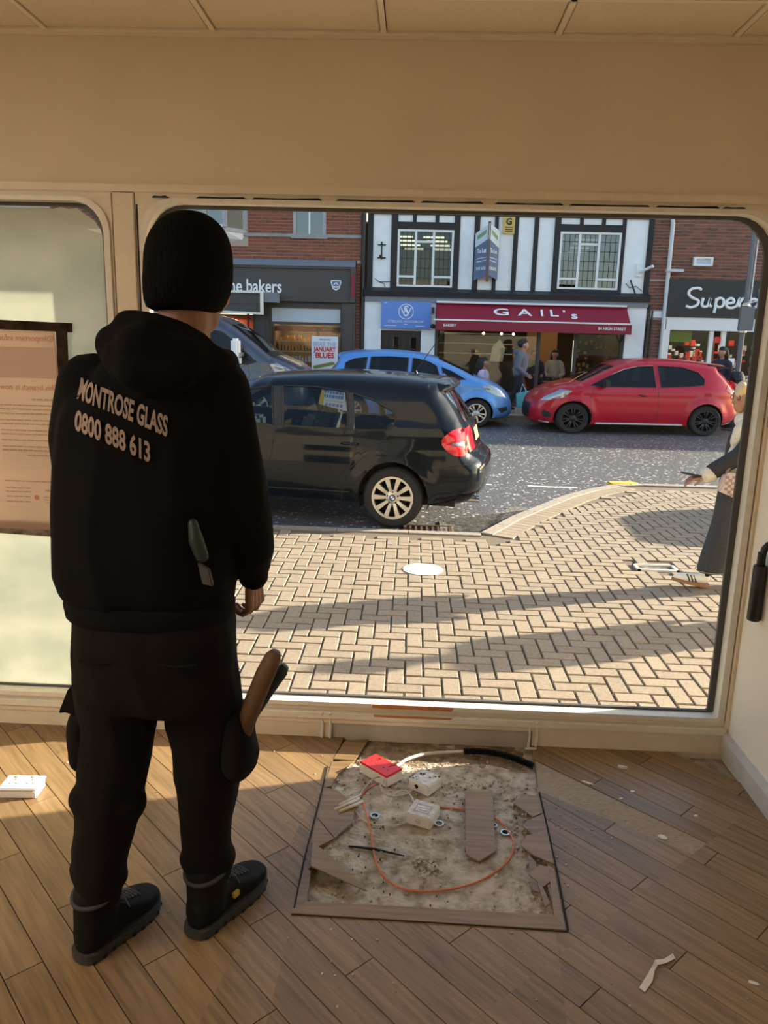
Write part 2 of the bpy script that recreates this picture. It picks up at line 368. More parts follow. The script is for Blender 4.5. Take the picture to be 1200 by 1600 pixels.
# ================================================================ THE SHOP ROOM
YW = 2.90                                   # inner face of the window wall
X0, CE = -3.2, 2.615
CL, CR_ = (-2.35, -1.14), (-.985, 1.222); CRT = 1.165
wallf = MB()
wallf.box(X0, 1.9, YW, YW+.16, 2.095, 4.3)                      # header and the storey above
wallf.box(X0-2.5, X0, YW, YW+.16, -.3, 4.3); wallf.box(1.30, 7.0, YW, YW+.16, -.3, 4.3); wallf.box(1.9, 7.0, YW, YW+.16, 2.0, 4.3)
wallf.box(X0, -2.38, YW, YW+.16, -.3, 2.095)
wallf.box(X0, 1.31, YW, YW+.16, -.3, .085)
wallf.box(X0, 1.3, YW+.16, YW+.34, 2.10, 2.75)                  # shop fascia over the pavement
obj('wall_front', wallf, 'cream_wall', kind='structure')
pier = MB(); pier.box(-1.106, -1.028, YW-.012, YW+.13, .08, 2.10); obj('trim_1', pier, 'cream_frame', kind='structure', bev=.003)
tm = MB(); tm.box(X0, 1.302, YW-.012, YW+.01, 2.098, 2.128); obj('trim_2', tm, 'cream_frame', kind='structure', bev=.003)
def shop_window(n, x0, x1, x1t, z0, z1, rad, ox0, ox1, ox1t):
    w = obj('window_%d' % n, MB().ring(rrect(ox0, ox1, .118, 2.098, (.004, .004, .004, .004), x1t=ox1t-.004), rrect(x0-.022, x1+.022, z0-.016, z1+.012, rad, x1t=x1t+.022), YW-.006, YW+.06), 'cream_frame', kind='structure')
    obj('frame_bead', MB().ring(rrect(x0-.026, x1+.026, z0-.018, z1+.016, tuple(r+.004 for r in rad), x1t=x1t+.022), rrect(x0, x1, z0, z1, rad, x1t=x1t), YW-.016, YW+.035), 'white_frame', w)
    g = obj('gasket', MB().ring(rrect(x0-.015, x1+.012, z0-.01, z1+.01, rad, x1t=x1t+.012), rrect(x0+.014, x1-.024, z0+.008, z1-.012, rad, x1t=x1t-.024), YW+.036, YW+.05), 'gasket', w)
    p = rrect(x0-.01, x1+.01, z0-.006, z1+.006, rad, x1t=x1t+.01)
    obj('pane', MB().prism(p, YW+.041, YW+.045), 'pane_clear', w)
    return w
w2 = shop_window(2, -.985, 1.262, 1.262, .157, 2.066, (.125, .14, .01, .01), -1.024, 1.302, 1.302)
w1 = shop_window(1, -2.35, -1.142, -1.142, .148, 2.066, (.1, .11, .02, .02), -2.39, -1.108, -1.108)
# cracked filler line over the big window
for a, b in ((-.96, -.90), (-.80, -.62), (-.60, -.35), (-.30, -.02), (.0, .22), (.26, .5), (.52, .8), (.82, 1.04), (1.05, 1.13)):
    obj('crack', MB().prism([(a, 2.0825), (b, 2.0835), (b-.01, 2.088+random.random()*.003), ((a+b)/2, 2.0865), (a+.01, 2.088)], YW-.0185, YW-.004), 'slot', w2)
obj('crack', B(-1.022, -1.016, YW-.0075, YW, 1.2, 2.06), 'slot', w2)
# limewash smeared on the left pane: one film with torn top and bottom edges
pts = [(-2.33, .155)]
x = -2.33
while x < -1.165: pts.append((x, .146+.008*random.random()-.003*math.sin(x*9))); x += .03
pts += [(-1.158, .16), (-1.155, 1.0), (-1.158, 1.86)]
pts += [(-1.162, 1.93), (-1.175, 1.975), (-1.20, 2.01), (-1.24, 2.035)]
x = -1.26
while x > -2.33: pts.append((x, 2.045+.007*random.random())); x -= .03
pts += [(-2.335, 2.04)]
obj('limewash', MB().prism(pts, YW+.046, YW+.048), 'whitewash', w1)
# sill, riser, skirting under the big window
sill = obj('trim_3', MB().box(X0, 1.30, YW-.028, YW+.02, .088, .117), 'white_frame', kind='structure', bev=.003)
obj('bare_patch', MB().prism([(-.13, .1415), (-.09, .139), (.06, .1405), (.195, .1395), (.205, .154), (.10, .1565), (-.02, .155), (-.125, .156)], YW-.0175, YW-.0155), 'bare_wood', sill)
obj('bare_patch', MB().prism([(-.12, .108), (-.02, .106), (.19, .1075), (.20, .1155), (.05, .1165), (-.12, .1155)], YW-.0295, YW-.0275), 'bare_wood', sill)
ris = obj('trim_4', MB().box(X0, -.302, YW-.012, YW+.01, 0, .088).box(.528, 1.30, YW-.012, YW+.01, 0, .088), 'cream_frame', kind='structure')
obj('riser_panel', B(-.298, .524, YW-.010, YW+.01, -.012, .088), 'grey_riser', ris)
for x in (-.333, -.30, .515, .545): obj('caulk_bead', MB().tube([(x, YW-.016, -.004), (x+.003, YW-.017, .05), (x-.002, YW-.016, .089), (x, YW-.03, .118)], .0055, 6), 'paper', ris)
obj('lip', B(X0, 1.30, YW-.018, YW-.009, .066, .088), 'cream_frame', ris)
# right wall, leaning a little like the old shopfront
wr = MB(); wr.prism([(1.304, -.05), (1.300, CE+.1), (1.55, CE+.1), (1.55, -.05)], -5.0, YW+.0)
obj('wall_right', wr, 'right_wall', kind='structure')
bbm = MB().prism([(1.286, 0), (1.280, .082), (1.288, .100), (1.304, .104), (1.304, 0)], -5.0, YW-.012); obj('baseboard_right', bbm, 'grey_baseboard', kind='structure')
obj('wall_left', B(X0-.15, X0, -5.0, YW, -.05, CE+.1), 'cream_wall', kind='structure')
obj('wall_back', B(X0-.15, 1.6, -5.15, -5.0, -.05, CE+.1), 'cream_wall', kind='structure')
obj('trim_5', B(1.292, 1.303, YW-.03, YW-.005, .118, 2.10), 'cream_frame', kind='structure')
# suspended ceiling: tiles in a T-bar grid
ceil = obj('ceiling', B(X0-.15, 1.6, -5.15, YW, CE+.05, CE+.12), 'ceiling_bar', kind='structure')
TX = [-.144-.581*k for k in range(6)][::-1]+[-.144+.585*k for k in range(1, 4)]
TX = [X0]+[t for t in TX if t > X0]; TYs = [YW-.002, 2.605]+[2.605-.59*k for k in range(1, 13)]
bars = MB(); bars.box(X0, 1.5, YW-.03, YW, CE-.002, CE+.03)
for t in TX[1:]: bars.box(t-.009, t+.009, -4.6, YW, CE, CE+.03)
for t in TYs[1:]: bars.box(X0, 1.5, t-.009, t+.009, CE, CE+.03)
obj('grid_bar', bars, 'ceiling_bar', ceil)
for i in range(len(TX)-1):
    for j in range(len(TYs)-1):
        y1, y0 = TYs[j], TYs[j+1]
        if j == 0: y1 -= .02
        t = MB().box(TX[i]+.012, TX[i+1]-.012, y0+.012, y1-.012, CE+.004, CE+.02)
        o = obj('ceiling_tile', t, 'ceiling_tile', ceil, bev=.004)
obj('cornice', MB().box(X0, 1.3, YW-.012, YW, CE-.012, CE+.002), 'cream_frame', ceil)
# ---------------------------------------------------------------- floor: screed, vinyl planks laid at 45 degrees
floor = obj('floor', B(X0-.1, 1.35, -5.1, YW+.02, -.10, -.030), 'screed', kind='structure')
HOLE = [(-.292, 1.925), (-.272, 2.70), (-.24, YW), (.53, YW), (.507, 2.55), (.452, 1.925)]
STRIP = [(.507, 2.55), (.53, 2.775), (1.03, 2.302), (.958, 2.232), (.80, 2.36), (.748, 2.305), (.520, 2.53)]
def clip(poly, a, b, keep_left=True):
    out = []; n = len(poly)
    f = lambda p: ((b[0]-a[0])*(p[1]-a[1])-(b[1]-a[1])*(p[0]-a[0]))*(1 if keep_left else -1)
    for i in range(n):
        p, q = poly[i], poly[(i+1) % n]; fp, fq = f(p), f(q)
        if fp >= 0: out.append(p)
        if (fp >= 0) != (fq >= 0): t = fp/(fp-fq); out.append((p[0]+(q[0]-p[0])*t, p[1]+(q[1]-p[1])*t))
    return out
def parea(p): return abs(sum(p[i][0]*p[(i+1) % len(p)][1]-p[(i+1) % len(p)][0]*p[i][1] for i in range(len(p)))/2) if len(p) > 2 else 0
def ccw(p): return p if sum(p[i][0]*p[(i+1) % len(p)][1]-p[(i+1) % len(p)][0]*p[i][1] for i in range(len(p))) > 0 else p[::-1]
def subtract(pieces, hole):
    hole = ccw(hole); out = []
    for cur in pieces:
        for i in range(len(hole)):
            a, b = hole[i], hole[(i+1) % len(hole)]
            o = clip(cur, a, b, False)
            if parea(o) > 2e-5: out.append(o)
            cur = clip(cur, a, b, True)
            if parea(cur) < 2e-5: break
    return out
PA = radians(-46.0); pd = (cos(PA), sin(PA)); pn = (-sin(PA), cos(PA)); PWD, PLN = .0955, .915
STR1 = [(.507, 2.56), (.527, 2.778), (1.026, 2.300), (.954, 2.236)]
room = [(X0, -1.2), (1.30, -1.2), (1.30, YW-.002), (X0, YW-.002)]
def lay_plank(polys, local_org):
    mb = MB(); R = Matrix.Rotation(-PA, 2)
    for p in polys:
        q = [R @ Vector((a[0]-local_org[0], a[1]-local_org[1])) for a in ccw(p)]
        mb.prism([(v.x, v.y) for v in q], -.012, 0, 'z')
    o = obj('plank', mb, 'plank', floor, local=True); o.location = (local_org[0], local_org[1], 0); o.rotation_euler = (0, 0, PA)
    return o
k0 = int(-2.6/PWD); nrow = int(5.4/PWD)
GAPW = .0015
for r in range(k0, k0+nrow):
    s0 = 2.312+PWD*(r-24); off = (r*.37 % 1)*PLN+random.uniform(-.05, .05)
    for c in range(-7, 6):
        t0 = off+PLN*c-.4; q = []
        for (t, s) in ((t0+GAPW, s0+GAPW), (t0+PLN-GAPW, s0+GAPW), (t0+PLN-GAPW, s0+PWD-GAPW), (t0+GAPW, s0+PWD-GAPW)): q.append((pd[0]*t+pn[0]*s, pd[1]*t+pn[1]*s))
        for i in range(4): q = clip(q, room[i], room[(i+1) % 4], True)
        if parea(q) < 3e-4: continue
        ps = subtract(subtract([q], HOLE), STR1)
        if not ps or sum(map(parea, ps)) < 3e-4: continue
        lay_plank(ps, (pd[0]*(t0+PLN/2)+pn[0]*(s0+PWD/2), pd[1]*(t0+PLN/2)+pn[1]*(s0+PWD/2)))
# the stripped diagonal band with comb marks in the old glue
sb = MB(); sb.prism([(.50, 2.54), (.527, 2.778), (1.026, 2.300), (.954, 2.236)], -.03, -.0035, 'z'); obj('glue_band', sb, 'strip_glue', floor)
# rough screed in the opening, with heaped dirt along the window side
nx, ny = 90, 110; bm = bmesh.new(); V = []
for j in range(ny+1):
    row = []
    for i in range(nx+1):
        x = -.30+.85*i/nx; y = 1.90+1.0*j/ny
        z = -.0165+.004*noise.noise((x*9, y*9, 1))+.0025*noise.noise((x*40, y*40, 3))
        z += .006*math.exp(-((y-2.69)/.05)**2)*(1+noise.noise((x*30, y*30, 0)))
        d = hypot((x-.086)/.05, (y-2.118)/.04); z += .006*math.exp(-(d-1)**2*3)*(1+.8*noise.noise((x*60, y*60, 2)))-.006*math.exp(-d*d*2)
        row.append(bm.verts.new((x, y, z)))
    V.append(row)
for j in range(ny):
    for i in range(nx): bm.faces.new((V[j][i], V[j][i+1], V[j+1][i+1], V[j+1][i]))
obj('broken_screed', bm, 'screed', floor, smooth=True)
bm = bmesh.new(); V = []
for j in range(24):
    row = []
    for i in range(60):
        x = -.22+.74*i/59; y = 2.655+.245*j/23
        e = min(1, j/5)*min(1, i/4)*min(1, (59-i)/4)
        z = -.02+e*(.009+.005*noise.noise((x*22, y*22, 5))+.003*noise.noise((x*60, y*60, 5)))*(1.0 if y < 2.86 else .6)
        row.append(bm.verts.new((x, y, z)))
    V.append(row)
for j in range(23):
    for i in range(59): bm.faces.new((V[j][i], V[j][i+1], V[j+1][i+1], V[j+1][i]))
obj('dirt_heap', bm, 'dirt', floor, smooth=True)
# torn plank pieces that still cling to the edge of the opening
SH = [[(-.272, 2.70), (-.181, 2.712), (-.20, 2.685), (-.245, 2.60), (-.255, 2.53), (-.28, 2.52)],
      [(-.235, 2.86), (-.14, 2.88), (-.165, 2.78), (-.185, 2.715), (-.268, 2.72)],
      [(-.281, 2.52), (-.225, 2.50), (-.158, 2.405), (-.162, 2.318), (-.212, 2.232), (-.285, 2.34)],
      [(-.285, 2.335), (-.214, 2.228), (-.259, 2.184), (-.287, 2.20)],
      [(-.287, 2.195), (-.262, 2.18), (-.264, 2.09), (-.289, 2.06)]]
for s in SH: obj('broken_plank', MB().prism(ccw(s), -.004, .001, 'z'), 'plank', floor)
SR = [[(.405, 2.475), (.445, 2.535), (.505, 2.53), (.505, 2.43), (.462, 2.40)], [(.505, 2.42), (.455, 2.385), (.415, 2.345), (.445, 2.30), (.500, 2.335)],
      [(.498, 2.33), (.425, 2.285), (.398, 2.235), (.435, 2.185), (.492, 2.15)], [(.415, 2.20), (.436, 2.16), (.43, 2.02), (.405, 2.03)],
      [(.487, 2.13), (.445, 2.145), (.405, 2.095), (.442, 2.045), (.482, 2.085)], [(.436, 2.06), (.448, 1.97), (.432, 1.955), (.425, 2.06)], [(.478, 2.07), (.455, 2.055), (.456, 1.93), (.468, 1.94)]]
for i, s in enumerate(SR): obj('broken_plank', MB().prism(ccw(s), -.0035+.0022*(i % 3), .0005+.0022*(i % 3), 'z'), 'plank', floor)
# lifted triangular flap at the near left corner
fl = bmesh.new()
top = [(-.281, 2.20, .004), (-.269, 2.06, .022), (-.09, 1.966, .019), (-.16, 2.07, .003), (-.225, 2.15, .001)]
a = [fl.verts.new(p) for p in top]; b = [fl.verts.new((p[0], p[1], p[2]-.004)) for p in top]
fl.faces.new(a); fl.faces.new(b[::-1])
for i in range(5): fl.faces.new((a[i], b[i], b[(i+1) % 5], a[(i+1) % 5]))
obj('lifted_plank', fl, 'plank', floor)
# rim strips framing the floor box opening
obj('rim_strip', MB().prism([(-.298, 1.878), (.475, 1.868), (.452, 1.925), (-.262, 1.930)], -.012, .0045, 'z'), 'plank', floor, bev=.001)
obj('rim_strip', MB().prism([(-.298, 1.878), (-.262, 1.930), (-.268, 2.06), (-.290, 2.08)], -.012, .0035, 'z'), 'plank', floor)
obj('rim_strip', MB().prism([(.475, 1.868), (.452, 1.925), (.470, 2.12), (.487, 2.13)], -.012, .0045, 'z'), 'plank', floor)
obj('rim_seal', MB().tube([(-.295, 1.90, .003), (-.297, 2.10, .004), (-.290, 2.35, .004), (-.283, 2.66, .003)], .0024, 6), 'black_rough', floor)
obj('rim_seal', MB().tube([(.482, 1.87, .003), (.494, 2.1, .004), (.502, 2.35, .004), (.508, 2.55, .002)], .0028, 6), 'black_rough', floor)
obj('rim_seal', MB().tube([(-.30, 1.876, .002), (.1, 1.872, .003), (.48, 1.864, .002)], .0014, 6), 'black_rough', floor)
# loose plaster grit: far too many to count
gr = MB()
for i in range(420):
    x, y = random.uniform(-.27, .5), random.uniform(1.95, 2.87)
    if random.random() < .5: x, y = random.gauss(.1, .2), random.gauss(2.66, .08)
    if not (-.26 < x < .48 and 1.95 < y < 2.86): continue
    s = random.uniform(.0015, .0055); gr.box(x-s, x+s, y-s*.7, y+s*.7, -.017, -.014+s*1.3, Matrix.Rotation(random.random()*3, 3, 'Z'), (x, y, 0))
g = obj('grit', gr, 'screed', floor); g['kind'] = 'stuff'
gr = MB()
for i in range(46):
    a_, r0 = random.random()*6.28, .012+.035*random.random(); x, y, s = .086+r0*cos(a_)*1.1, 2.118+r0*sin(a_), random.uniform(.003, .008)
    gr.box(x-s, x+s, y-s*.7, y+s*.7, -.016, -.013+s*1.1, Matrix.Rotation(random.random()*3, 3, 'Z') @ Matrix.Rotation(random.uniform(-.5, .5), 3, 'X'), (x, y, -.012))
for i in range(60):
    x, y, s = random.gauss(.41, .03), random.choice([random.gauss(2.25, .12), random.gauss(2.45, .05)]), random.uniform(.002, .006)
    if x < .46: gr.box(x-s, x+s, y-s*.6, y+s*.6, -.017, -.012+s, Matrix.Rotation(random.random()*3, 3, 'Z'), (x, y, 0))
g = obj('rubble', gr, 'screed', floor); g['kind'] = 'stuff'
gr = MB()
for i in range(70):
    x, y, s = random.uniform(-.26, .46), random.uniform(1.95, 2.62), random.uniform(.0008, .0022)
    gr.box(x-s, x+s, y-s*.7, y+s*.7, -.017, -.0125+s, Matrix.Rotation(random.random()*3, 3, 'Z'), (x, y, 0))
g = obj('dark_grit', gr, 'black_rough', floor); g['kind'] = 'stuff'
gr = MB()
for i in range(150):
    x, y = (random.gauss(-.05, .55), random.uniform(1.3, 2.85))
    if x > 1.24 or (-.3 < x < .5 and y > 1.87): continue
    s = random.uniform(.001, .003); gr.box(x-s, x+s, y-s*.8, y+s*.8, 0, s, Matrix.Rotation(random.random()*3, 3, 'Z'), (x, y, 0))
for (cx, cy, n) in ((.45, 2.1, 30), (.62, 2.4, 40), (.2, 1.95, 14), (-.15, 1.8, 12)):
    for i in range(n):
        x, y = random.gauss(cx, .07), random.gauss(cy, .09)
        if -.3 < x < .5 and y > 1.87: continue
        s = random.uniform(.001, .0035); gr.box(x-s, x+s, y-s*.8, y+s*.8, 0, s, Matrix.Rotation(random.random()*3, 3, 'Z'), (x, y, 0))
g = obj('crumbs', gr, 'screed', floor); g['kind'] = 'stuff'
# ---------------------------------------------------------------- things on the floor
def quadbox(name, pts, z0, z1, m, parent=None, bev=.003, ins=0): return obj(name, MB().prism(ccw(pts), z0, z1, 'z'), m, parent, bev=bev)
def rect(c, w, h, a):
    ca, sa = cos(a), sin(a); return [(c[0]+ca*x-sa*y, c[1]+sa*x+ca*y) for x, y in ((-w/2, -h/2), (w/2, -h/2), (w/2, h/2), (-w/2, h/2))]
def at(c, a, x, y): return (c[0]+cos(a)*x-sin(a)*y, c[1]+sin(a)*x+cos(a)*y)
def socket_holes(parent, c, a, z, w):
    for dx in (-w*.22, w*.22):
        for (px, py, lx, ly) in ((0, .014, .003, .008), (-.011, -.008, .007, .003), (.011, -.008, .007, .003)):
            p = at(c, a, dx+px, py); quadbox('pin_slot', rect(p, lx, ly, a), z, z+.0006, 'slot', parent, 0)
        p = at(c, a, dx, .033); quadbox('rocker_switch', rect(p, .012, .014, a), z, z+.003, M_SW, parent, .001)
M_SW = 'white_plastic'
# white double socket, left
t = root('double_socket', (-1.345, 2.405, 0), 'white double wall socket lying face up on the sunlit floor at far left', 'socket')
quadbox('back_box', rect((-1.345, 2.405), .128, .082, .06), 0, .030, 'white_plastic', t, .004)
quadbox('face_plate', rect((-1.345, 2.405), .135, .088, .06), .031, .040, 'white_plastic', t, .003)
socket_holes(t, (-1.345, 2.405), .06, .040, .135)
# red-faced double socket in the opening
c = (-.078, 2.632); a = radians(-43); M_SW = 'red_plastic'
t = root('double_socket', (c[0], c[1], -.012), 'double socket with red face plate and cream box in the opening in the floor', 'socket')
quadbox('back_box', rect(c, .145, .085, a), -.012, .026, 'white_plastic', t, .004)
quadbox('face_plate', rect(c, .147, .087, a), .027, .036, 'red_plastic', t, .003)
socket_holes(t, c, a, .036, .147)
def pattress(c, a, w, label, topdetail):
    t = root('surface_box', (c[0], c[1], -.014), label, 'box', 'square surface boxes in the floor opening')
    quadbox('box_body', rect(c, w, w, a), -.014, .026, 'white_plastic', t, .003)
    quadbox('box_back', rect(c, w-.006, w-.006, a), .0262, .0275, 'dusty_plastic', t, 0)
    p = at(c, a, 0, -w/2-.0005)
    if topdetail:
        for (x, y, lx, ly) in ((0, .022, .05, .003), (0, -.022, .05, .003), (-.026, 0, .003, .046), (.026, 0, .003, .046)): quadbox('rib', rect(at(c, a, x, y), lx, ly, a), .0276, .0286, 'grey_cable', t, 0)
        for (x, y) in ((-.01, .006), (.004, -.006)): quadbox('lug', rect(at(c, a, x, y), .026, .009, a), .0276, .0295, 'white_plastic', t, .001)
        o = MB().lathe([(.0105, -.0006), (.0105, .0006)], (0, 0, 0), 'y', 18); bmesh.ops.transform(o.bm, matrix=Matrix.Translation((p[0], p[1], .006)) @ Matrix.Rotation(a, 4, 'Z'), verts=o.bm.verts); obj('knockout', o, 'dusty_plastic', t)
    else:
        for i in range(26):
            x, y = random.uniform(-w*.42, w*.42), random.uniform(-w*.42, w*.42); r = random.uniform(.002, .005)
            obj('moulding_hole', MB().lathe([(r, .0276), (r, .0282)], (*at(c, a, x, y), 0), 'z', 8), random.choice(['slot', 'grey_riser', 'dusty_plastic']), t)
        o = MB().lathe([(.008, -.001), (.008, .001)], (0, 0, 0), 'y', 16); bmesh.ops.transform(o.bm, matrix=Matrix.Translation((*at(c, a, -w*.1, -w/2-.001), .008)) @ Matrix.Rotation(a, 4, 'Z'), verts=o.bm.verts); obj('grommet', o, 'black', t)
    return t
pattress((.09, 2.572), radians(-36), .088, 'square box with mottled back and black grommet beside the red socket', False)
pattress((.079, 2.375), radians(-22), .092, 'white square box with ribbed back in the middle of the floor opening', True)
# black corrugated conduit and the pale cable running out of it
pth = path3([(.245, 2.80, .012), (.33, 2.80, .014), (.42, 2.775, .013), (.51, 2.728, .004)], .0035)
t = tag(obj('corrugated_conduit', MB().tube(pth, [.0125+.0028*(1 if (i//1) % 2 else -1) for i in range(len(pth))], 12), 'black', None, smooth=50), 'black corrugated conduit lying in the dirt under the window sill', 'conduit')
tag(obj('power_cable', MB().tube(path3([(-.022, 2.665, .010), (.02, 2.72, .012), (.09, 2.772, .008), (.17, 2.795, .006), (.25, 2.80, .011)], .01), .0065, 10), 'beige_cable', None, True), 'thick pale cable arching from the red socket to the conduit', 'cable')
tag(obj('orange_cable', MB().tube(path3([(-.135, 2.43, .006), (-.115, 2.36, .004), (-.094, 2.272, -.008), (-.065, 2.113, -.010), (-.012, 2.034, -.010), (.056, 2.012, -.010), (.152, 2.025, -.010), (.252, 2.071, -.010), (.34, 2.158, -.010), (.379, 2.257, -.010), (.361, 2.342, -.009), (.323, 2.401, -.010), (.232, 2.435, -.010), (.125, 2.448, -.011)], .012), .0033, 8), 'orange_cable', None, True), 'thin orange cable looping round the bare screed', 'cable')
tag(obj('grey_cable', MB().tube(path3([(.052, 2.535, .008), (.02, 2.495, .004), (-.04, 2.465, .012), (-.075, 2.51, .018), (-.06, 2.58, .012), (-.10, 2.56, .022), (-.135, 2.50, .012), (-.15, 2.455, .006)], .01), .0028, 7), 'grey_cable', None, True), 'thin grey wire from the black grommet to the cut cable ends', 'cable')
tag(obj('grey_cable', MB().tube(path3([(-.045, 2.43, -.006), (-.02, 2.50, .001), (.02, 2.515, .004), (.05, 2.44, -.004), (.02, 2.345, -.009), (-.06, 2.325, -.011), (-.12, 2.345, -.011), (-.16, 2.40, -.006)], .01), .0028, 7), 'beige_cable', None, True), 'pale wire coiled in a ring left of the ribbed box', 'cable')
t = root('cable_bundle', (-.17, 2.43, -.012), 'four cut pale cables with bare copper ends at left of the opening', 'cable')
for i, (dx, dy) in enumerate(((0, 0), (.006, .018), (-.006, -.014), (.012, -.028))):
    obj('sheath', MB().tube([(-.222+dx, 2.400+dy, -.006+.003*i), (-.145+dx, 2.455+dy, .004+.002*i)], .0062, 8), 'beige_cable', t, True)
for i in range(5):
    obj('core_wire', MB().tube(path3([(-.142, 2.45+.004*i, .006), (-.125+.004*i, 2.49, .018+.002*i), (-.098+.004*i, 2.535+.003*i, .020-.003*i)], .008), .0022, 6), 'copper' if i != 2 else 'red_plastic', t, True)
for i, (x, y, r, d) in enumerate(((-.087, 2.376, .016, 'left of the ribbed box'), (.135, 2.349, .0165, 'at the right side of the ribbed box'), (.325, 2.353, .010, 'by the loose plank'), (.358, 2.317, .0165, 'inside the orange loop at right'))):
    t = root('levelling_socket', (x, y, -.016), 'steel levelling ring set in the screed '+d, 'ring', 'steel levelling rings in the screed')
    p = [(r*.72, -.018), (r, -.018), (r, -.006), (r*.92, -.005), (r*.74, -.006)]
    bm = MB(); bm.ring([(r*cos(2*pi*k/24), r*sin(2*pi*k/24)) for k in range(24)], [(r*.72*cos(2*pi*k/24), r*.72*sin(2*pi*k/24)) for k in range(24)], -.018, -.007)
    bmesh.ops.transform(bm.bm, matrix=Matrix(((1, 0, 0, x), (0, 0, 1, y), (0, 1, 0, 0), (0, 0, 0, 1))), verts=bm.bm.verts)
    obj('collar', bm, 'steel', t)
    obj('bore', MB().lathe([(r*.72, -.016), (r*.72, -.0145)], (x, y, 0), 'z', 18), 'slot', t)
t = MB().prism(ccw([(.236, 2.545), (.337, 2.549), (.313, 2.205), (.256, 2.152), (.216, 2.182)]), -.008, -.001, 'z')
tag(obj('loose_plank', t, 'plank', None, bev=.001), 'short loose vinyl plank with a pointed end on the screed', 'plank')
tag(obj('splinter', MB().tube([(-.164, 2.206, -.010), (-.08, 2.195, -.008), (.019, 2.171, -.010)], [.003, .0045, .002], 6), 'black_rough'), 'dark thin splinter lying on the screed inside the orange loop', 'stick')
# tape and scraps
tp = bmesh.new(); P = [(.632, 1.676, .002), (.662, 1.712, .004), (.676, 1.735, .012), (.695, 1.765, .004), (.72, 1.772, .006), (.75, 1.792, .003)]
va = []
for i, p in enumerate(P):
    w = .017 if i < 2 else (.010 if i == 2 else .013); d = Vector((.75, .66, 0)) if i < 3 else Vector((.95, .3, 0)); n = Vector((-d.y, d.x, 0))*w/1
    va.append([tp.verts.new(Vector(p)+n*s+Vector((0, 0, zo))) for s, zo in ((-.5, .0), (.5, .004 if i % 2 else 0), (.5, .0055 if i % 2 else .0015), (-.5, .0015))])
for i in range(len(P)-1):
    for k in range(4): tp.faces.new((va[i][k], va[i][(k+1) % 4], va[i+1][(k+1) % 4], va[i+1][k]))
tp.faces.new(va[0]); tp.faces.new(va[-1][::-1])
tag(obj('masking_tape', tp, 'paper'), 'crumpled strip of pale masking tape on the planks at lower right', 'tape')
def scrap(x, y, w, h, a, label, zc=.002, m='paper'):
    mb = MB(); n = 5; pts = []
    for k in range(8):
        th = 2*pi*k/8; rr = .75+.35*random.random(); pts.append((x+cos(a)*w/2*rr*cos(th)-sin(a)*h/2*rr*sin(th), y+sin(a)*w/2*rr*cos(th)+cos(a)*h/2*rr*sin(th)))
    mb.prism(ccw(pts), .0003, zc, 'z'); return tag(obj('paper_scrap', mb, m), label, 'scrap', 'white scraps on the floor')
scrap(.885, 2.318, .035, .022, -.7, 'white paper flake on the stripped band of old glue')
scrap(.86, 2.745, .045, .012, -.3, 'white torn paper curl below the window sill at right', .010)
scrap(.80, 2.535, .016, .011, .4, 'tiny white flake on the right, left of a plank end')
scrap(.855, 2.585, .022, .015, .2, 'white flake beside a plank joint on the right')
scrap(1.04, 2.45, .016, .012, .3, 'white flake nearest the right baseboard')
scrap(.70, 2.63, .050, .012, -.6, 'long white plaster streak on the planks under the window')
scrap(.52, 2.86, .05, .013, .1, 'white torn strip against the riser beside the caulk line', .006)
scrap(.93, 1.72, .03, .014, -.4, 'white flake at the far lower right of the floor')
scrap(-1.27, 2.61, .026, .018, .2, 'dusty grey chip on the sunlit planks at left', m='grey_cable')
# ---------------------------------------------------------------- notice stuck on the left pane
t = root('notice', (-1.55, YW+.03, .83), 'pink printed notice seen from behind with dark tape edges on the whitened pane', 'notice')
nz = MB(); bm = nz.bm; V = []
for j in range(17):
    row = []
    for i in range(13):
        u, v = i/12, j/16; x = -1.86+(.495+.018*(1-v))*u; z = .835+(.777)*v-.006*u
        row.append(bm.verts.new((x, YW+.028+.004*noise.noise((x*4, z*3, 0)), z)))
    V.append(row)
for j in range(16):
    for i in range(12): bm.faces.new((V[j][i], V[j][i+1], V[j+1][i+1], V[j+1][i]))
obj('sheet', nz, 'notice_paper', t, True)
MIR = Matrix.Rotation(pi/2, 3, 'X') @ Matrix.Diagonal((-1, 1, 1))
yp = YW+.022
sheet = t.children[0]
text('Important information', .030, (-1.395, yp, 1.578), 'notice_red', sheet, MIR, align='LEFT', ext=.0004)
text('This branch is now', .030, (-1.362, yp, 1.394), 'notice_red', sheet, MIR, align='LEFT', ext=.0004)
obj('info_mark', MB().ring([(.012*cos(k*pi/12)-1.381, 1.578+.012*sin(k*pi/12)) for k in range(24)], [(.0095*cos(k*pi/12)-1.381, 1.578+.0095*sin(k*pi/12)) for k in range(24)], yp-.0005, yp+.0005), 'notice_red', sheet)
obj('info_mark', B(-1.3825, -1.3795, yp-.0005, yp+.0005, 1.571, 1.581), 'notice_red', sheet)
obj('printed_band', B(-1.86, -1.366, yp+.001, yp+.0015, 1.43, 1.545), 'notice_band', sheet)
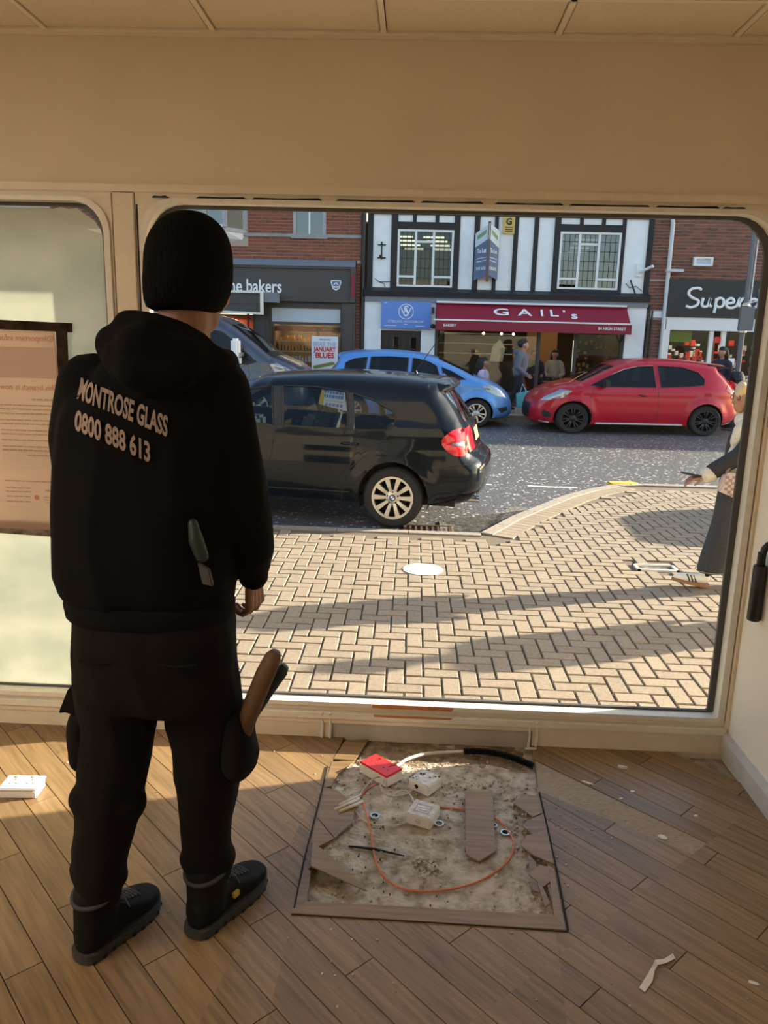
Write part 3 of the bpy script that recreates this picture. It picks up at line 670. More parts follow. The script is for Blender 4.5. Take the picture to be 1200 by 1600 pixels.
for i, (z, a, b, bold) in enumerate(((1.348, -1.47, -1.364, 1), (1.325, -1.60, -1.365, 0), (1.310, -1.60, -1.365, 0), (1.293, -1.60, -1.365, 0), (1.268, -1.60, -1.367, 0), (1.253, -1.60, -1.367, 0), (1.228, -1.60, -1.368, 0), (1.213, -1.60, -1.368, 0), (1.190, -1.60, -1.369, 0), (1.165, -1.60, -1.369, 0), (1.150, -1.60, -1.372, 1), (1.131, -1.50, -1.37, 0), (1.028, -1.60, -1.372, 0), (.992, -1.44, -1.39, 1), (.965, -1.45, -1.378, 0), (.955, -1.45, -1.378, 0), (.945, -1.44, -1.378, 0), (1.0, -1.60, -1.50, 0), (.985, -1.60, -1.50, 0), (.965, -1.60, -1.50, 0), (.945, -1.60, -1.50, 0))):
    bm = MB(); x = a
    while x < b:
        w = random.uniform(.012, .03); bm.box(x, min(x+w, b), yp-.0004, yp+.0004, z-.0022-.001*bold, z+.0022+.001*bold); x += w+.004
    obj('print_line', bm, 'notice_grey', sheet)
obj('print_mark', MB().lathe([(.010, -.0004), (.010, .0004)], (-1.478, yp, .963), 'y', 16), 'notice_red', sheet)
obj('tape_strip', MB().prism([(-1.86, 1.612), (-1.30, 1.604), (-1.298, 1.638), (-1.86, 1.650)], YW+.034, YW+.035), 'tape_dark', t)
obj('tape_strip', MB().prism([(-1.362, 1.63), (-1.318, 1.63), (-1.335, .86), (-1.372, .86)], YW+.031, YW+.0325), 'tape_dark', t)
obj('tape_strip', MB().prism([(-1.86, .845), (-1.36, .822), (-1.355, .86), (-1.86, .868)], YW+.034, YW+.035), 'tape_dark', t)
obj('tape_strip', MB().prism([(-1.86, .818), (-1.37, .800), (-1.365, .824), (-1.6, .84), (-1.86, .845)], YW+.030, YW+.0315), 'tape_pale', t)
# black pull handle and grey notice panel on the right wall
t = root('pull_handle', (1.26, 2.74, .63), 'black cylindrical handle hanging on the right wall, cut by the frame', 'handle')
obj('grip', MB().lathe([(.021, 0), (.024, .004), (.024, .205), (.021, .21)], (1.278, 2.735, .632), 'z', 24), 'black', t, 40)
obj('neck', MB().lathe([(.013, 0), (.015, .003), (.015, .05)], (1.278, 2.735, .84), 'z', 20), 'black', t, 40)
obj('bracket', MB().tube([(1.278, 2.735, .87), (1.284, 2.735, .905), (1.296, 2.735, .92), (1.306, 2.735, .922)], .012, 12), 'black', t, 40)
t = root('wall_notice', (1.235, 2.83, 1.33), 'grey notice panel with white lines on the right wall by the window', 'sign')
def onwall(z): return 1.303-.004*(z+.05)/(CE+.15)-.006
obj('panel', MB().prism([(onwall(1.33), 1.33), (onwall(1.60), 1.60), (onwall(1.6)+.012, 1.60), (onwall(1.33)+.012, 1.33)], 2.55, 2.885), 'stone_band', t)
for z in (1.375, 1.39, 1.405, 1.42): obj('print_line', MB().prism([(onwall(z)-.001, z), (onwall(z)-.001, z+.005), (onwall(z)+.002, z+.005), (onwall(z)+.002, z)], 2.60, 2.865), 'white_letter', t)
# ================================================================ THE STREET
def slab(name, poly, m, z0=-.3, dz=0.0, parent=None, kind='structure'):
    """paving slab that follows the fall of the ground"""
    bm = bmesh.new(); p = ccw(poly)
    a = [bm.verts.new((x, y, zg(y)+dz)) for x, y in p]; b = [bm.verts.new((x, y, zg(y)+z0)) for x, y in p]; n = len(p)
    bm.faces.new(a); bm.faces.new(b[::-1])
    for i in range(n): bm.faces.new((a[i], b[i], b[(i+1) % n], a[(i+1) % n]))
    return obj(name, bm, m, parent, kind=kind)
KERB = [(-14, 7.26), (-1.4, 7.26), (.69, 7.24), (1.08, 7.97), (1.83, 9.12), (2.24, 9.6), (2.64, 9.95), (3.0, 10.05), (14, 10.25)]
road = slab('road', [(-30, 7.1), (30, 7.1), (30, 17.3), (-30, 17.3)], 'asphalt', dz=-.045)
pav = slab('pavement', [(-30, 2.9)]+[(30, 2.9), (30, 10.45)]+[(x, y-.06) for x, y in KERB[::-1]]+[(-30, 7.2)], 'sand_joint', dz=-.012)
# herringbone block paving: the 300 nearest blocks singly, the rest as one mass
u = .103; L, Wd = .2, .1
def block(mb, x0, x1, y0, y1, jit=0.0):
    e = .0035; z = jit
    p = [(x0+e, y0+e), (x1-e, y0+e), (x1-e, y1-e), (x0+e, y1-e)]; c = .004
    q = [(x0+e+c, y0+e+c), (x1-e-c, y0+e+c), (x1-e-c, y1-e-c), (x0+e+c, y1-e-c)]
    bm = mb.bm; lo = [bm.verts.new((x, y, zg(y)-.03)) for x, y in p]; mi = [bm.verts.new((x, y, zg(y)-.005+z)) for x, y in p]; hi = [bm.verts.new((x, y, zg(y)+z)) for x, y in q]
    bm.faces.new(hi)
    for A, Bq in ((lo, mi), (mi, hi)):
        for i in range(4): bm.faces.new((A[i], A[(i+1) % 4], Bq[(i+1) % 4], Bq[i]))
ka = np.array(KERB)
def kerb_y(x): return float(np.interp(x, ka[:, 0], ka[:, 1]))
def inside(x, y):
    if y > 9.9 or y < 3.09: return False
    d = .14 if x < .72 else .30
    for dx in (-.09, 0, .09):
        if y+.1 > kerb_y(x+dx)-d*(1 if x < .69 or x > 2.7 else 1.35): return False
    return True
cells = []
for r in range(-5, 80):
    for c in range(-60, 90):
        m4 = (c-r) % 4; x, y = c*u, 3.1+r*u
        if m4 == 0: cells.append((x, y, 0))
        if m4 == 3: cells.append((x, y, 1))
vis = []
for (x, y, v) in cells:
    cx, cy = (x+u/2, y+u) if v else (x+u, y+u/2)
    if not inside(cx, cy) or (cy < 3.25): continue
    if .0 > cx+.0: pass
    if abs(cx-2.08) < .23 and abs(cy-6.30) < .15: continue
    vis.append((cx/cy > -.42 and cx/cy < .50 and (cy > 3.5), cy, cx, cy, v))
vis.sort(key=lambda t: (not t[0], t[1]))
protoH = MB(); block(protoH, 0, L, 0, Wd); protoV = MB(); block(protoV, 0, Wd, 0, L)
base = zg(0)
PR = {}
for k, mb in ((0, protoH), (1, protoV)):
    o = obj('paver', mb, 'paver', pav, local=True); PR[k] = o.data; bpy.data.objects.remove(o)
rest = MB()
for i, (_, _, cx, cy, v) in enumerate(vis):
    w, h = (Wd, L) if v else (L, Wd); x0, y0 = cx-w/2, cy-h/2; j = random.uniform(-.0025, .0025)
    if i < 300:
        o = bpy.data.objects.new('paver', PR[v]); C.objects.link(o); o.parent = pav; o.location = (x0, y0, GT*y0+j)
    else: block(rest, x0, x0+w, y0, y0+h, j)
o = obj('pavers', rest, 'paver', pav); o['kind'] = 'stuff'
# soldier course along the slanting kerb, kerb stones
def edge_blocks(p, q, n_off, w, l, name, m, up=0.0, single=True, gap=.008):
    p, q = Vector(p), Vector(q); d = q-p; Lg = d.length; d.normalize(); nrm = Vector((-d.y, d.x)); n = int(Lg/w); w = Lg/n
    mb = MB()
    for i in range(n):
        a = p+d*(w*i+gap/2); b = p+d*(w*(i+1)-gap/2); pts = [a-nrm*n_off, b-nrm*n_off, b-nrm*(n_off+l), a-nrm*(n_off+l)]
        bm = mb.bm if not single else bmesh.new()
        lo = [bm.verts.new((v.x, v.y, zg(v.y)-.09)) for v in pts]; hi = [bm.verts.new((v.x, v.y, zg(v.y)+up)) for v in pts]
        bm.faces.new(hi)
        for k in range(4): bm.faces.new((lo[k], lo[(k+1) % 4], hi[(k+1) % 4], hi[k]))
        if single: obj(name, bm, m, pav)
    if not single: obj(name, mb, m, pav)
for i in range(2, 6): edge_blocks(KERB[i], KERB[i+1], 0, .30, .12, 'kerb_stone', 'kerb', .008); edge_blocks(KERB[i], KERB[i+1], .125, .103, .2, 'paver', 'paver', 0)
edge_blocks(KERB[6], KERB[7], 0, .25, .12, 'kerb_stone', 'kerb', .008)
edge_blocks(KERB[7], (8, 10.14), 0, .9, .12, 'kerb_stone', 'kerb', .008)
edge_blocks((-3.6, 7.26), KERB[1], 0, .9, .10, 'kerb_stone', 'kerb', .004); edge_blocks(KERB[1], KERB[2], 0, .53, .10, 'kerb_stone', 'kerb', .004)
# ironwork and painted marks
fr = MB()
fx0, fx1, fy0, fy1 = 1.91, 2.25, 6.21, 6.39
for bx in ((fx0, fx1, fy0, fy0+.022), (fx0, fx1, fy1-.022, fy1), (fx0, fx0+.022, fy0, fy1), (fx1-.022, fx1, fy0, fy1)): fr.box(bx[0], bx[1], bx[2], bx[3], zg(6.4)-.02, zg(6.4)+.004)
t = root('drain_cover', (2.13, 6.4, zg(6.4)-.03), 'pale metal frame of a sunken drain cover beside the white trainer', 'drain')
obj('frame', fr, 'white_frame', t); obj('lid', B(fx0+.01, fx1-.01, fy0+.01, fy1-.01, zg(6.4)-.03, zg(6.4)-.012), 'gravel', t)
tag(obj('paint_spot', MB().lathe([(.165, zg(6.01)+.001), (.165, zg(6.01)+.0045)], (.12, 6.01, 0), 'z', 32), 'white_paint'), 'round white spot painted on the block paving', 'marking')
t = root('gully_grate', (.20, 7.4, zg(7.4)-.10), 'rusty iron gully grate by the kerb under the black car', 'grate')
obj('grate_frame', MB().box(-.06, .42, 7.30, 7.33, zg(7.5)-.08, zg(7.5)-.028).box(-.06, .42, 7.56, 7.59, zg(7.5)-.08, zg(7.5)-.024).box(-.06, -.03, 7.30, 7.59, zg(7.5)-.08, zg(7.5)-.026).box(.39, .42, 7.30, 7.59, zg(7.5)-.08, zg(7.5)-.026), 'iron', t)
for i in range(7): obj('grate_bar', B(-.005+.056*i, .018+.056*i, 7.32, 7.57, zg(7.5)-.07, zg(7.5)-.03), 'iron', t)
obj('pit', B(-.03, .39, 7.33, 7.56, zg(7.5)-.2, zg(7.5)-.052), 'slot', t)
gp = [(.43, 7.29), (.66, 7.29)]+[(.66+.9*k/12+.02*random.random(), 7.30+1.45*(k/12)+.0) for k in range(1, 11)]+[(1.30-.10*k+.05*random.random(), 8.62-.028*k*k+.06*random.random()) for k in range(1, 11)]+[(.30, 6.2+1.6), (.44, 7.6)]
slab('road_patch', gp, 'gravel', z0=-.08, dz=-.030, parent=road, kind=None)
for (a, b) in (((1.51, 9.85), (2.15, 9.83)), ((.40, 9.85), (1.05, 9.85))): slab('road_line', [(a[0], a[1]), (b[0], b[1]), (b[0], b[1]+.075), (a[0], a[1]+.075)], 'white_paint', z0=-.06, dz=-.041, parent=road, kind=None)
slab('yellow_mark', [(2.62, 9.97), (2.86, 10.0), (2.87, 9.93), (2.98, 10.07), (2.86, 10.2), (2.86, 10.13), (2.60, 10.12)], 'yellow_paint', z0=-.06, dz=.012, parent=pav, kind=None)
fpav = slab('pavement_far', [(-30, 17.45), (30, 17.45), (30, 24), (-30, 24)], 'kerb', dz=.08)
for i in range(22): obj('kerb_stone', MB().prism([(-9.9+.92*i, 17.30), (-9.9+.92*i+.91, 17.30), (-9.9+.92*i+.91, 17.45), (-9.9+.92*i, 17.45)], zg(17.3)-.1, zg(17.3)+.085, 'z'), 'kerb', fpav)
# ================================================================ THE SHOPS ACROSS
YF = 19.5
def bricks(wall, rects, holes, m, yface, maxn=300, focus=None):
    """running-bond bricks proud of the mortar: nearest the lens axis first as single bricks"""
    out = []
    for (x0, x1, z0, z1) in rects:
        for j in range(int((z1-z0)/.075)):
            z = z0+j*.075; x = x0-(.1125 if j % 2 else 0)
            while x < x1:
                a, b = max(x, x0), min(x+.213, x1)
                for h in holes:
                    if z < h[3]-.01 and z+.061 > h[2]+.01 and a < h[1] and b > h[0]:
                        if h[0]-a > .03 and h[0] < b: b = h[0]
                        elif b-h[1] > .03: a = h[1]
                        else: b = a
                if b-a > .03: out.append((a, b, z))
                x += .225
    out.sort(key=lambda t: abs((t[0]+t[1])/2-focus[0])+abs(t[2]-focus[1])*2); rest = MB(); proto = None
    for i, (a, b, z) in enumerate(out):
        if i < maxn and b-a > .2125:
            if proto is None: proto = obj('brick', MB().box(0, .213, -.008, .03, 0, .061), m, wall, local=True); proto.location = Vector((a, yface, z))-WL[wall.name]
            else: o = bpy.data.objects.new('brick', proto.data); C.objects.link(o); o.parent = wall; o.location = Vector((a, yface, z))-WL[wall.name]
        elif i < maxn: obj('brick', B(a, b, yface-.008, yface+.03, z, z+.061), m, wall)
        else: rest.box(a, b, yface-.008, yface+.03, z, z+.061)
    if len(rest.bm.verts): o = obj('bricks', rest, m, wall); o['kind'] = 'stuff'
def holed_wall(name, x0, x1, z0, z1, holes, m, parent, y0, y1):
    """wall slab with rectangular openings"""
    xs = sorted({x0, x1, *[h[0] for h in holes], *[h[1] for h in holes]}); zs = sorted({z0, z1, *[h[2] for h in holes], *[h[3] for h in holes]})
    mb = MB()
    for i in range(len(xs)-1):
        for j in range(len(zs)-1):
            cx, cz = (xs[i]+xs[i+1])/2, (zs[j]+zs[j+1])/2
            if cx < x0 or cx > x1 or cz < z0 or cz > z1 or any(h[0] < cx < h[1] and h[2] < cz < h[3] for h in holes): continue
            mb.box(xs[i], xs[i+1], y0, y1, zs[j], zs[j+1])
    return obj(name, mb, m, parent)
def room_behind(parent, x0, x1, z0, z1, depth, m, y=YF+.2):
    mb = MB(); mb.box(x0, x1, y+depth, y+depth+.05, z0, z1).box(x0, x1, y, y+depth, z0-.05, z0).box(x0, x1, y, y+depth, z1, z1+.05).box(x0-.05, x0, y, y+depth, z0, z1).box(x1, x1+.05, y, y+depth, z0, z1)
    return obj('interior', mb, m, parent)
# ---------------------------------------------------------------- bakery on the left
TOPZ = 7.1
t = root('shop_building', (-6.0, YF, 0), 'red brick shop with dark bakery front and grey upper windows at left', 'building')
h1 = (-3.02, -2.30, 4.03, 4.69)
w = holed_wall('wall', -45, -1.30, 3.5, TOPZ, [h1, (-6.9, -4.6, 4.1, 5.6)], 'mortar', t, YF+.005, YF+.4)
bricks(w, [(-9.0, -1.30, 3.5, 5.1)], [h1, (-7.0, -4.15, 3.80, 5.6), (-9, -1.3, 4.03, 4.08)], 'brick_red', YF, focus=(-2.7, 4.1))
holed_wall('wall', -14, -1.34, -.1, 3.5, [(-3.6, -1.86, .2, 2.4), (-5.52, -4.03, .05, 2.22)], 'shop_charcoal', t, YF+.25, YF+.5)
obj('string_course', B(-9, -1.30, YF-.03, YF+.02, 4.02, 4.092), 'stone_band', t)
win = obj('window', MB().ring([(-3.06, 4.0), (-2.26, 4.0), (-2.26, 4.72), (-3.06, 4.72)], [(-2.98, 4.07), (-2.34, 4.07), (-2.34, 4.66), (-2.98, 4.66)], YF-.02, YF+.07), 'grey_timber', t)
obj('mullion', B(-2.68, -2.64, YF-.01, YF+.06, 4.07, 4.66), 'white_upvc', win); obj('pane', B(-2.98, -2.34, YF+.03, YF+.035, 4.07, 4.66), 'pane_sky', win); obj('sill', B(-3.1, -2.22, YF-.06, YF+.02, 3.985, 4.015), 'stone_band', win)
room_behind(t, -3.0, -2.3, 4.0, 4.8, .5, 'cabin_dark', YF+.4)
# canted bay above, its corbel below
bay = obj('window', MB().prism([(-6.9, YF), (-6.6, YF-.42), (-4.62, YF-.42), (-4.19, YF)], 4.08, 4.16, 'z').prism([(-6.9, YF), (-6.6, YF-.42), (-4.62, YF-.42), (-4.19, YF)], 5.5, 5.6, 'z'), 'grey_timber', t)
for (x, y) in ((-6.6, YF-.42), (-5.62, YF-.42), (-4.62, YF-.42), (-4.22, YF-.03), (-5.1, YF-.42)): obj('mullion', B(x-.05, x+.05, y-.03, y+.04, 4.16, 5.5), 'grey_timber', bay)
obj('transom', MB().box(-6.6, -4.62, YF-.44, YF-.38, 4.16, 4.22), 'white_upvc', bay)
obj('pane', MB().box(-6.6, -4.62, YF-.41, YF-.40, 4.2, 5.5), 'pane_sky', bay)
obj('pane', MB().prism([(-4.62, YF-.40), (-4.22, YF-.01), (-4.23, YF), (-4.63, YF-.39)], 4.16, 5.5, 'z'), 'pane_dark', bay)
obj('back_panel', B(-6.8, -4.3, YF+.2, YF+.25, 4.1, 5.5), 'cabin_dark', bay)
cb = MB(); cb.loft([[(x, y, z) for x, y in p] for p, z in (([(-6.85, YF), (-6.55, YF-.40), (-4.66, YF-.40), (-4.22, YF)], 4.08), ([(-6.4, YF), (-6.2, YF-.30), (-4.75, YF-.30), (-4.30, YF)], 3.93), ([(-5.9, YF), (-5.8, YF-.12), (-4.95, YF-.12), (-4.75, YF)], 3.80))])
obj('corbel', cb, 'white_render', t)
obj('lead_flashing', MB().prism([(YF-.28, 3.33), (YF, 3.50), (YF+.02, 3.33)], -9.5, -1.52, 'x'), 'lead', t)
fas = obj('fascia', MB().box(-9.5, -1.62, YF-.20, YF+.02, 2.58, 3.33).box(-9.5, -1.55, YF-.26, YF-.18, 3.27, 3.34).box(-9.5, -1.55, YF-.24, YF-.18, 2.50, 2.58), 'shop_charcoal', t, bev=.008)
text('the bakers', .43, (-4.00, YF-.21, 2.83), 'white_letter', fas, bold=.014, ext=.012, sx=.77)
sh = obj('emblem', MB().prism([(-2.10, 3.02), (-1.86, 3.02), (-1.855, 2.96), (-1.90, 2.82), (-1.98, 2.78), (-2.06, 2.82), (-2.105, 2.96)], YF-.235, YF-.20), 'white_letter', fas)
obj('emblem', MB().prism([(-2.075, 2.995), (-1.885, 2.995), (-1.882, 2.95), (-1.915, 2.84), (-1.98, 2.81), (-2.045, 2.84), (-2.078, 2.95)], YF-.24, YF-.234), 'navy_board', fas)
for p in ([(-2.05, 2.90), (-1.99, 2.97), (-1.965, 2.97), (-1.91, 2.90), (-1.95, 2.92), (-1.98, 2.945), (-2.01, 2.92)], [(-2.06, 2.88), (-1.99, 2.88), (-1.99, 2.84), (-2.03, 2.85)], [(-1.97, 2.88), (-1.90, 2.88), (-1.93, 2.85), (-1.97, 2.84)]): obj('emblem', MB().prism(p, YF-.246, YF-.239), 'white_letter', fas)
pil = obj('pilaster', MB().box(-1.62, -1.50, YF-.30, YF+.02, 2.5, 3.33).box(-1.84, -1.50, YF-.16, YF+.02, -.05, 2.5).box(-1.78, -1.56, YF-.18, YF, 1.0, 2.3), 'shop_charcoal', t, bev=.008)
obj('bracket_face', B(-1.60, -1.52, YF-.315, YF-.30, 2.62, 3.15), 'maroon', pil)
obj('end_pier', B(-1.50, -1.30, YF-.01, YF+.25, -.05, 3.5), 'mortar', t)
bricks(t.children[-1], [(-1.50, -1.30, .6, 3.45)], [], 'brick_red', YF-.012, focus=(-1.4, 2))
obj('pilaster', MB().box(-3.98, -3.64, YF-.16, YF+.25, -.05, 2.5).box(-3.92, -3.70, YF-.18, YF, 1.0, 2.3), 'shop_charcoal', t, bev=.008)
sfw = obj('window', MB().ring([(-3.64, .2), (-1.84, .2), (-1.84, 2.50), (-3.64, 2.50)], [(-3.58, .75), (-1.88, .75), (-1.88, 2.36), (-3.58, 2.36)], YF-.06, YF+.02).box(-3.58, -1.88, YF-.05, YF+.02, 1.96, 2.02), 'shop_charcoal', t)
obj('frosted_band', B(-3.58, -1.88, YF-.035, YF-.03, 2.02, 2.34), 'frost', sfw); obj('pane', B(-3.58, -1.88, YF-.02, YF-.015, .75, 2.36), 'pane_shop', sfw)
room_behind(t, -3.62, -1.86, .2, 2.4, 1.6, 'shop_inside', YF+.02)
obj('orange_band', B(-3.6, -1.88, YF+.5, YF+.53, 1.80, 1.93), 'orange_band', t)
for z in (.75, 1.02, 1.28, 1.54):
    s_ = obj('shelf', B(-3.58, -2.62, YF+.7, YF+1.1, z, z+.03), 'shelf_steel', t); mb = MB()
    for i in range(11): x = -3.54+.085*i+random.uniform(-.01, .01); mb.box(x, x+random.uniform(.04, .07), YF+.72, YF+.9, z+.03, z+random.uniform(.10, .19))
    o = obj('goods', mb, random.choice(['bread', 'poster_white', 'bread', 'salad']), s_); o['kind'] = 'stuff'
obj('door_leaf', MB().box(-2.5, -2.44, YF+.2, YF+.26, .2, 1.9).box(-2.0, -1.94, YF+.2, YF+.26, .2, 1.9).box(-2.5, -1.94, YF+.2, YF+.26, 1.84, 1.9).box(-2.5, -1.94, YF+.2, YF+.26, .2, .5), 'wood_warm', t)
obj('interior_fill', B(-3.4, -2.1, YF+.6, YF+.7, 2.28, 2.31), 'lamp_glow', t)
area('bakery_lamp', (-2.75, YF+.9, 2.2), 1.3, .8, 34, (1, .72, .42))
ent = obj('entrance', MB().ring([(-5.6, .0), (-3.98, .0), (-3.98, 2.50), (-5.6, 2.50)], [(-5.5, .1), (-4.05, .1), (-4.05, 2.2), (-5.5, 2.2)], YF-.04, YF+.25), 'shop_charcoal', t)
obj('orange_band', B(-5.5, -4.12, YF+.32, YF+.35, 1.72, 2.14), 'orange_band', ent); obj('inner_wall', B(-5.5, -4.05, YF+1.2, YF+1.25, .1, 2.2), 'shop_dark', ent)
obj('door_post', B(-4.22, -4.17, YF+.05, YF+.1, .1, 2.2), 'maroon', ent)
area('bakery_lamp', (-4.8, YF+.1, 2.15), .8, .2, 9, (1, .7, .4), (radians(-20), 0, 0))
bx = root('hanging_frame', (-4.4, YF-.7, 2.2), 'dark panel with cream edges before the bakery fascia, beside the beanie', 'sign')  # dark panel with a cream edge, set before the fascia
obj('edge', MB().ring([(-5.05, 2.19), (-3.66, 2.155), (-3.66, 2.70), (-5.05, 2.70)], [(-5.05, 2.235), (-3.73, 2.205), (-3.73, 2.65), (-5.05, 2.65)], YF-.75, YF-.68), 'white_frame', bx)
obj('panel', MB().box(-5.05, -3.72, YF-.70, YF-.66, 2.2, 2.68).box(-5.05, -3.74, YF-.72, YF-.69, 2.40, 2.44), 'shop_charcoal', bx)
obj('awning_case', B(-5.2, -3.35, YF-.62, YF-.24, 2.45, 2.68), 'lead', bx)
pb = root('poster', (-2.25, YF-.35, .88), 'white sale poster with red lettering on a stand outside the bakery', 'poster')
board = obj('board', B(-2.545, -1.90, YF-.36, YF-.34, .80, 1.69), 'poster_white', pb)
yy = YF-.365
text('THE BAKERS', .05, (-2.22, yy, 1.61), 'navy_board', board, ext=.002)
text('BEAT THE', .14, (-2.22, yy, 1.50), 'poster_blue', board, bold=.02, ext=.002, sx=.9)
text('JANUARY', .155, (-2.22, yy, 1.375), 'poster_red', board, bold=.03, ext=.002, sx=.80)
text('BLUES', .175, (-2.22, yy, 1.23), 'poster_red', board, bold=.035, ext=.002, sx=.98)
R20 = Matrix.Rotation(radians(-14), 3, 'Y')
obj('printed_baguette', MB().prism([(-2.50, .98), (-2.02, 1.09), (-1.97, 1.06), (-1.98, 1.02), (-2.46, .90), (-2.50, .93)], yy-.002, yy+.004), 'bread', board)
obj('printed_filling', MB().prism([(-2.50, .95), (-1.98, 1.06), (-1.98, 1.03), (-2.48, .92)], yy-.004, yy), 'salad', board)
obj('printed_tomato', MB().prism([(-2.15, .88), (-1.96, .95), (-1.94, .90), (-2.05, .86)], yy-.004, yy), 'poster_red', board)
obj('stand_leg', B(-2.40, -2.35, YF-.35, YF-.30, zg(19)+.08, .82), 'post_grey', pb); obj('stand_leg', B(-2.10, -2.05, YF-.35, YF-.30, zg(19)+.08, .82), 'post_grey', pb)
tag(obj('downpipe', MB().tube([(-1.345, YF-.07, 5.4), (-1.345, YF-.07, .1)], .05, 10).lathe([(.062, 0), (.062, .06)], (-1.345, YF-.07, 2.6), 'z', 12), 'black', None, 50), 'black downpipe between the brick bakery and the half-timbered front', 'pipe')
# ---------------------------------------------------------------- half-timbered building
t = root('shop_building', (2.1, YF, 0), 'half timbered black and white building with red awning bakery below', 'building')
W1, W2 = (-.52, .83, 2.92, 4.25), (3.36, 4.81, 2.95, 4.27)
rw = holed_wall('wall', -1.25, 5.50, 2.68, TOPZ, [W1, W2], 'white_render', t, YF, YF+.3)
def beam(x0, x1, z0, z1, p=.035): obj('beam', B(x0, x1, YF-p, YF+.01, z0, z1), 'black_timber', t, bev=.006)
for a, b in ((-1.25, -1.11), (-.68, -.52), (.83, .97), (1.31, 1.44), (1.79, 1.88), (2.25, 2.36), (2.73, 2.84), (3.22, 3.36), (4.81, 4.90), (5.43, 5.56)): beam(a, b, 2.88, 4.58)
beam(-1.25, 5.56, 4.58, 4.74, .045); beam(-.68, .97, 4.25, 4.42, .04); beam(3.22, 4.9, 4.27, 4.44, .04); beam(-.62, .93, 2.80, 2.925, .06); beam(3.26, 4.9, 2.82, 2.955, .06)
for a in (-.17, .37): beam(a, a+.09, 4.42, 4.58)
for a in (3.80, 4.32): beam(a, a+.09, 4.44, 4.58)
for k in range(8): beam(-1.2+.85*k, -1.1+.85*k, 4.74, 5.6)
obj('black_cornice', MB().prism([(YF-.16, 2.68), (YF-.20, 2.80), (YF-.05, 2.89), (YF+.02, 2.68)], -1.30, 5.58, 'x'), 'black_fascia', t)
obj('lower_band', B(-1.28, 5.56, YF-.12, YF+.02, 2.56, 2.68), 'lead', t)
def lattice(wr, glassm):
    x0, x1, z0, z1 = wr; w_ = x1-x0; hgt = z1-z0
    f = MB().ring([(x0, z0), (x1, z0), (x1, z1), (x0, z1)], [(x0+.05, z0+.05), (x1-.05, z0+.05), (x1-.05, z1-.05), (x0+.05, z1-.05)], YF-.03, YF+.05)
    win = obj('window', f, 'white_upvc', t)
    m1, m2 = x0+w_*.325, x0+w_*.645
    for m in (m1, m2): obj('mullion', B(m-.028, m+.028, YF-.025, YF+.04, z0+.03, z1-.03), 'white_upvc', win)
    obj('transom', B(m1, m2, YF-.02, YF+.04, z1-.30, z1-.25), 'white_upvc', win)
    for a, b in ((x0+.03, m1), (m2, x1-.03)): obj('transom', B(a, b, YF-.02, YF+.04, z0+.22, z0+.27), 'white_upvc', win)
    for a, b in ((x0+.05, m1-.028), (m1+.028, m2-.028), (m2+.028, x1-.05)): obj('pane', B(a, b, YF+.015, YF+.02, z0+.05, z1-.05), glassm, win)
    mb = MB()
    for k in range(1, 12): x = x0+w_*k/12; mb.box(x-.006, x+.006, YF+.005, YF+.013, z0+.05, z1-.05)
    for k in range(1, 6): z = z0+hgt*k/6; mb.box(x0+.05, x1-.05, YF+.005, YF+.013, z-.006, z+.006)
    obj('lead_cames', mb, 'black', win); return win
for wr in (W1, W2):
    lattice(wr, 'pane_lead' if wr is W1 else 'pane_sky'); x0, x1, z0, z1 = wr
    room_behind(t, x0-.8, x1+.8, z0-.3, z1+.15, 4.0, 'shop_inside', YF+.3)
    for k, yk in enumerate((1.0, 1.8, 2.7, 3.6)):
        for q in (x0-.2, x0+.62): obj('strip_lamp', B(q+.1*k, q+.55+.1*k, YF+.3+yk, YF+.36+yk, z1-.02, z1+.02), 'strip_glow', t)
ti = MB().tube([(-.90, YF-.05, 3.54), (-.90, YF-.05, 3.95)], .018, 8).tube([(-1.0, YF-.05, 3.88), (-.80, YF-.05, 3.88)], .014, 8).tube([(-1.0, YF-.05, 3.58), (-.80, YF-.05, 3.58)], .016, 8).ball((-.93, YF-.05, 3.62), .03, 8)
obj('wall_tie', ti, 'black', t)
for wx in ([(-1.05, YF-.03, 3.10), (-.95, YF-.03, 3.02), (-.82, YF-.03, 2.98), (-.80, YF-.03, 2.9)], [(-.95, YF-.03, 3.02), (-.70, YF-.03, 3.03), (-.5, YF-.03, 3.0)], [(5.0, YF-.03, 3.12), (5.1, YF-.03, 3.02), (5.25, YF-.03, 3.06), (5.4, YF-.03, 2.95)]): obj('wire', MB().tube(wx, .008, 5), 'black', t)
obj('wall_bracket', MB().box(5.23, 5.36, YF-.05, YF, 3.28, 3.58).tube([(5.3, YF-.08, 3.38), (5.52, YF-.35, 3.50)], .035, 8), 'white_upvc', t)
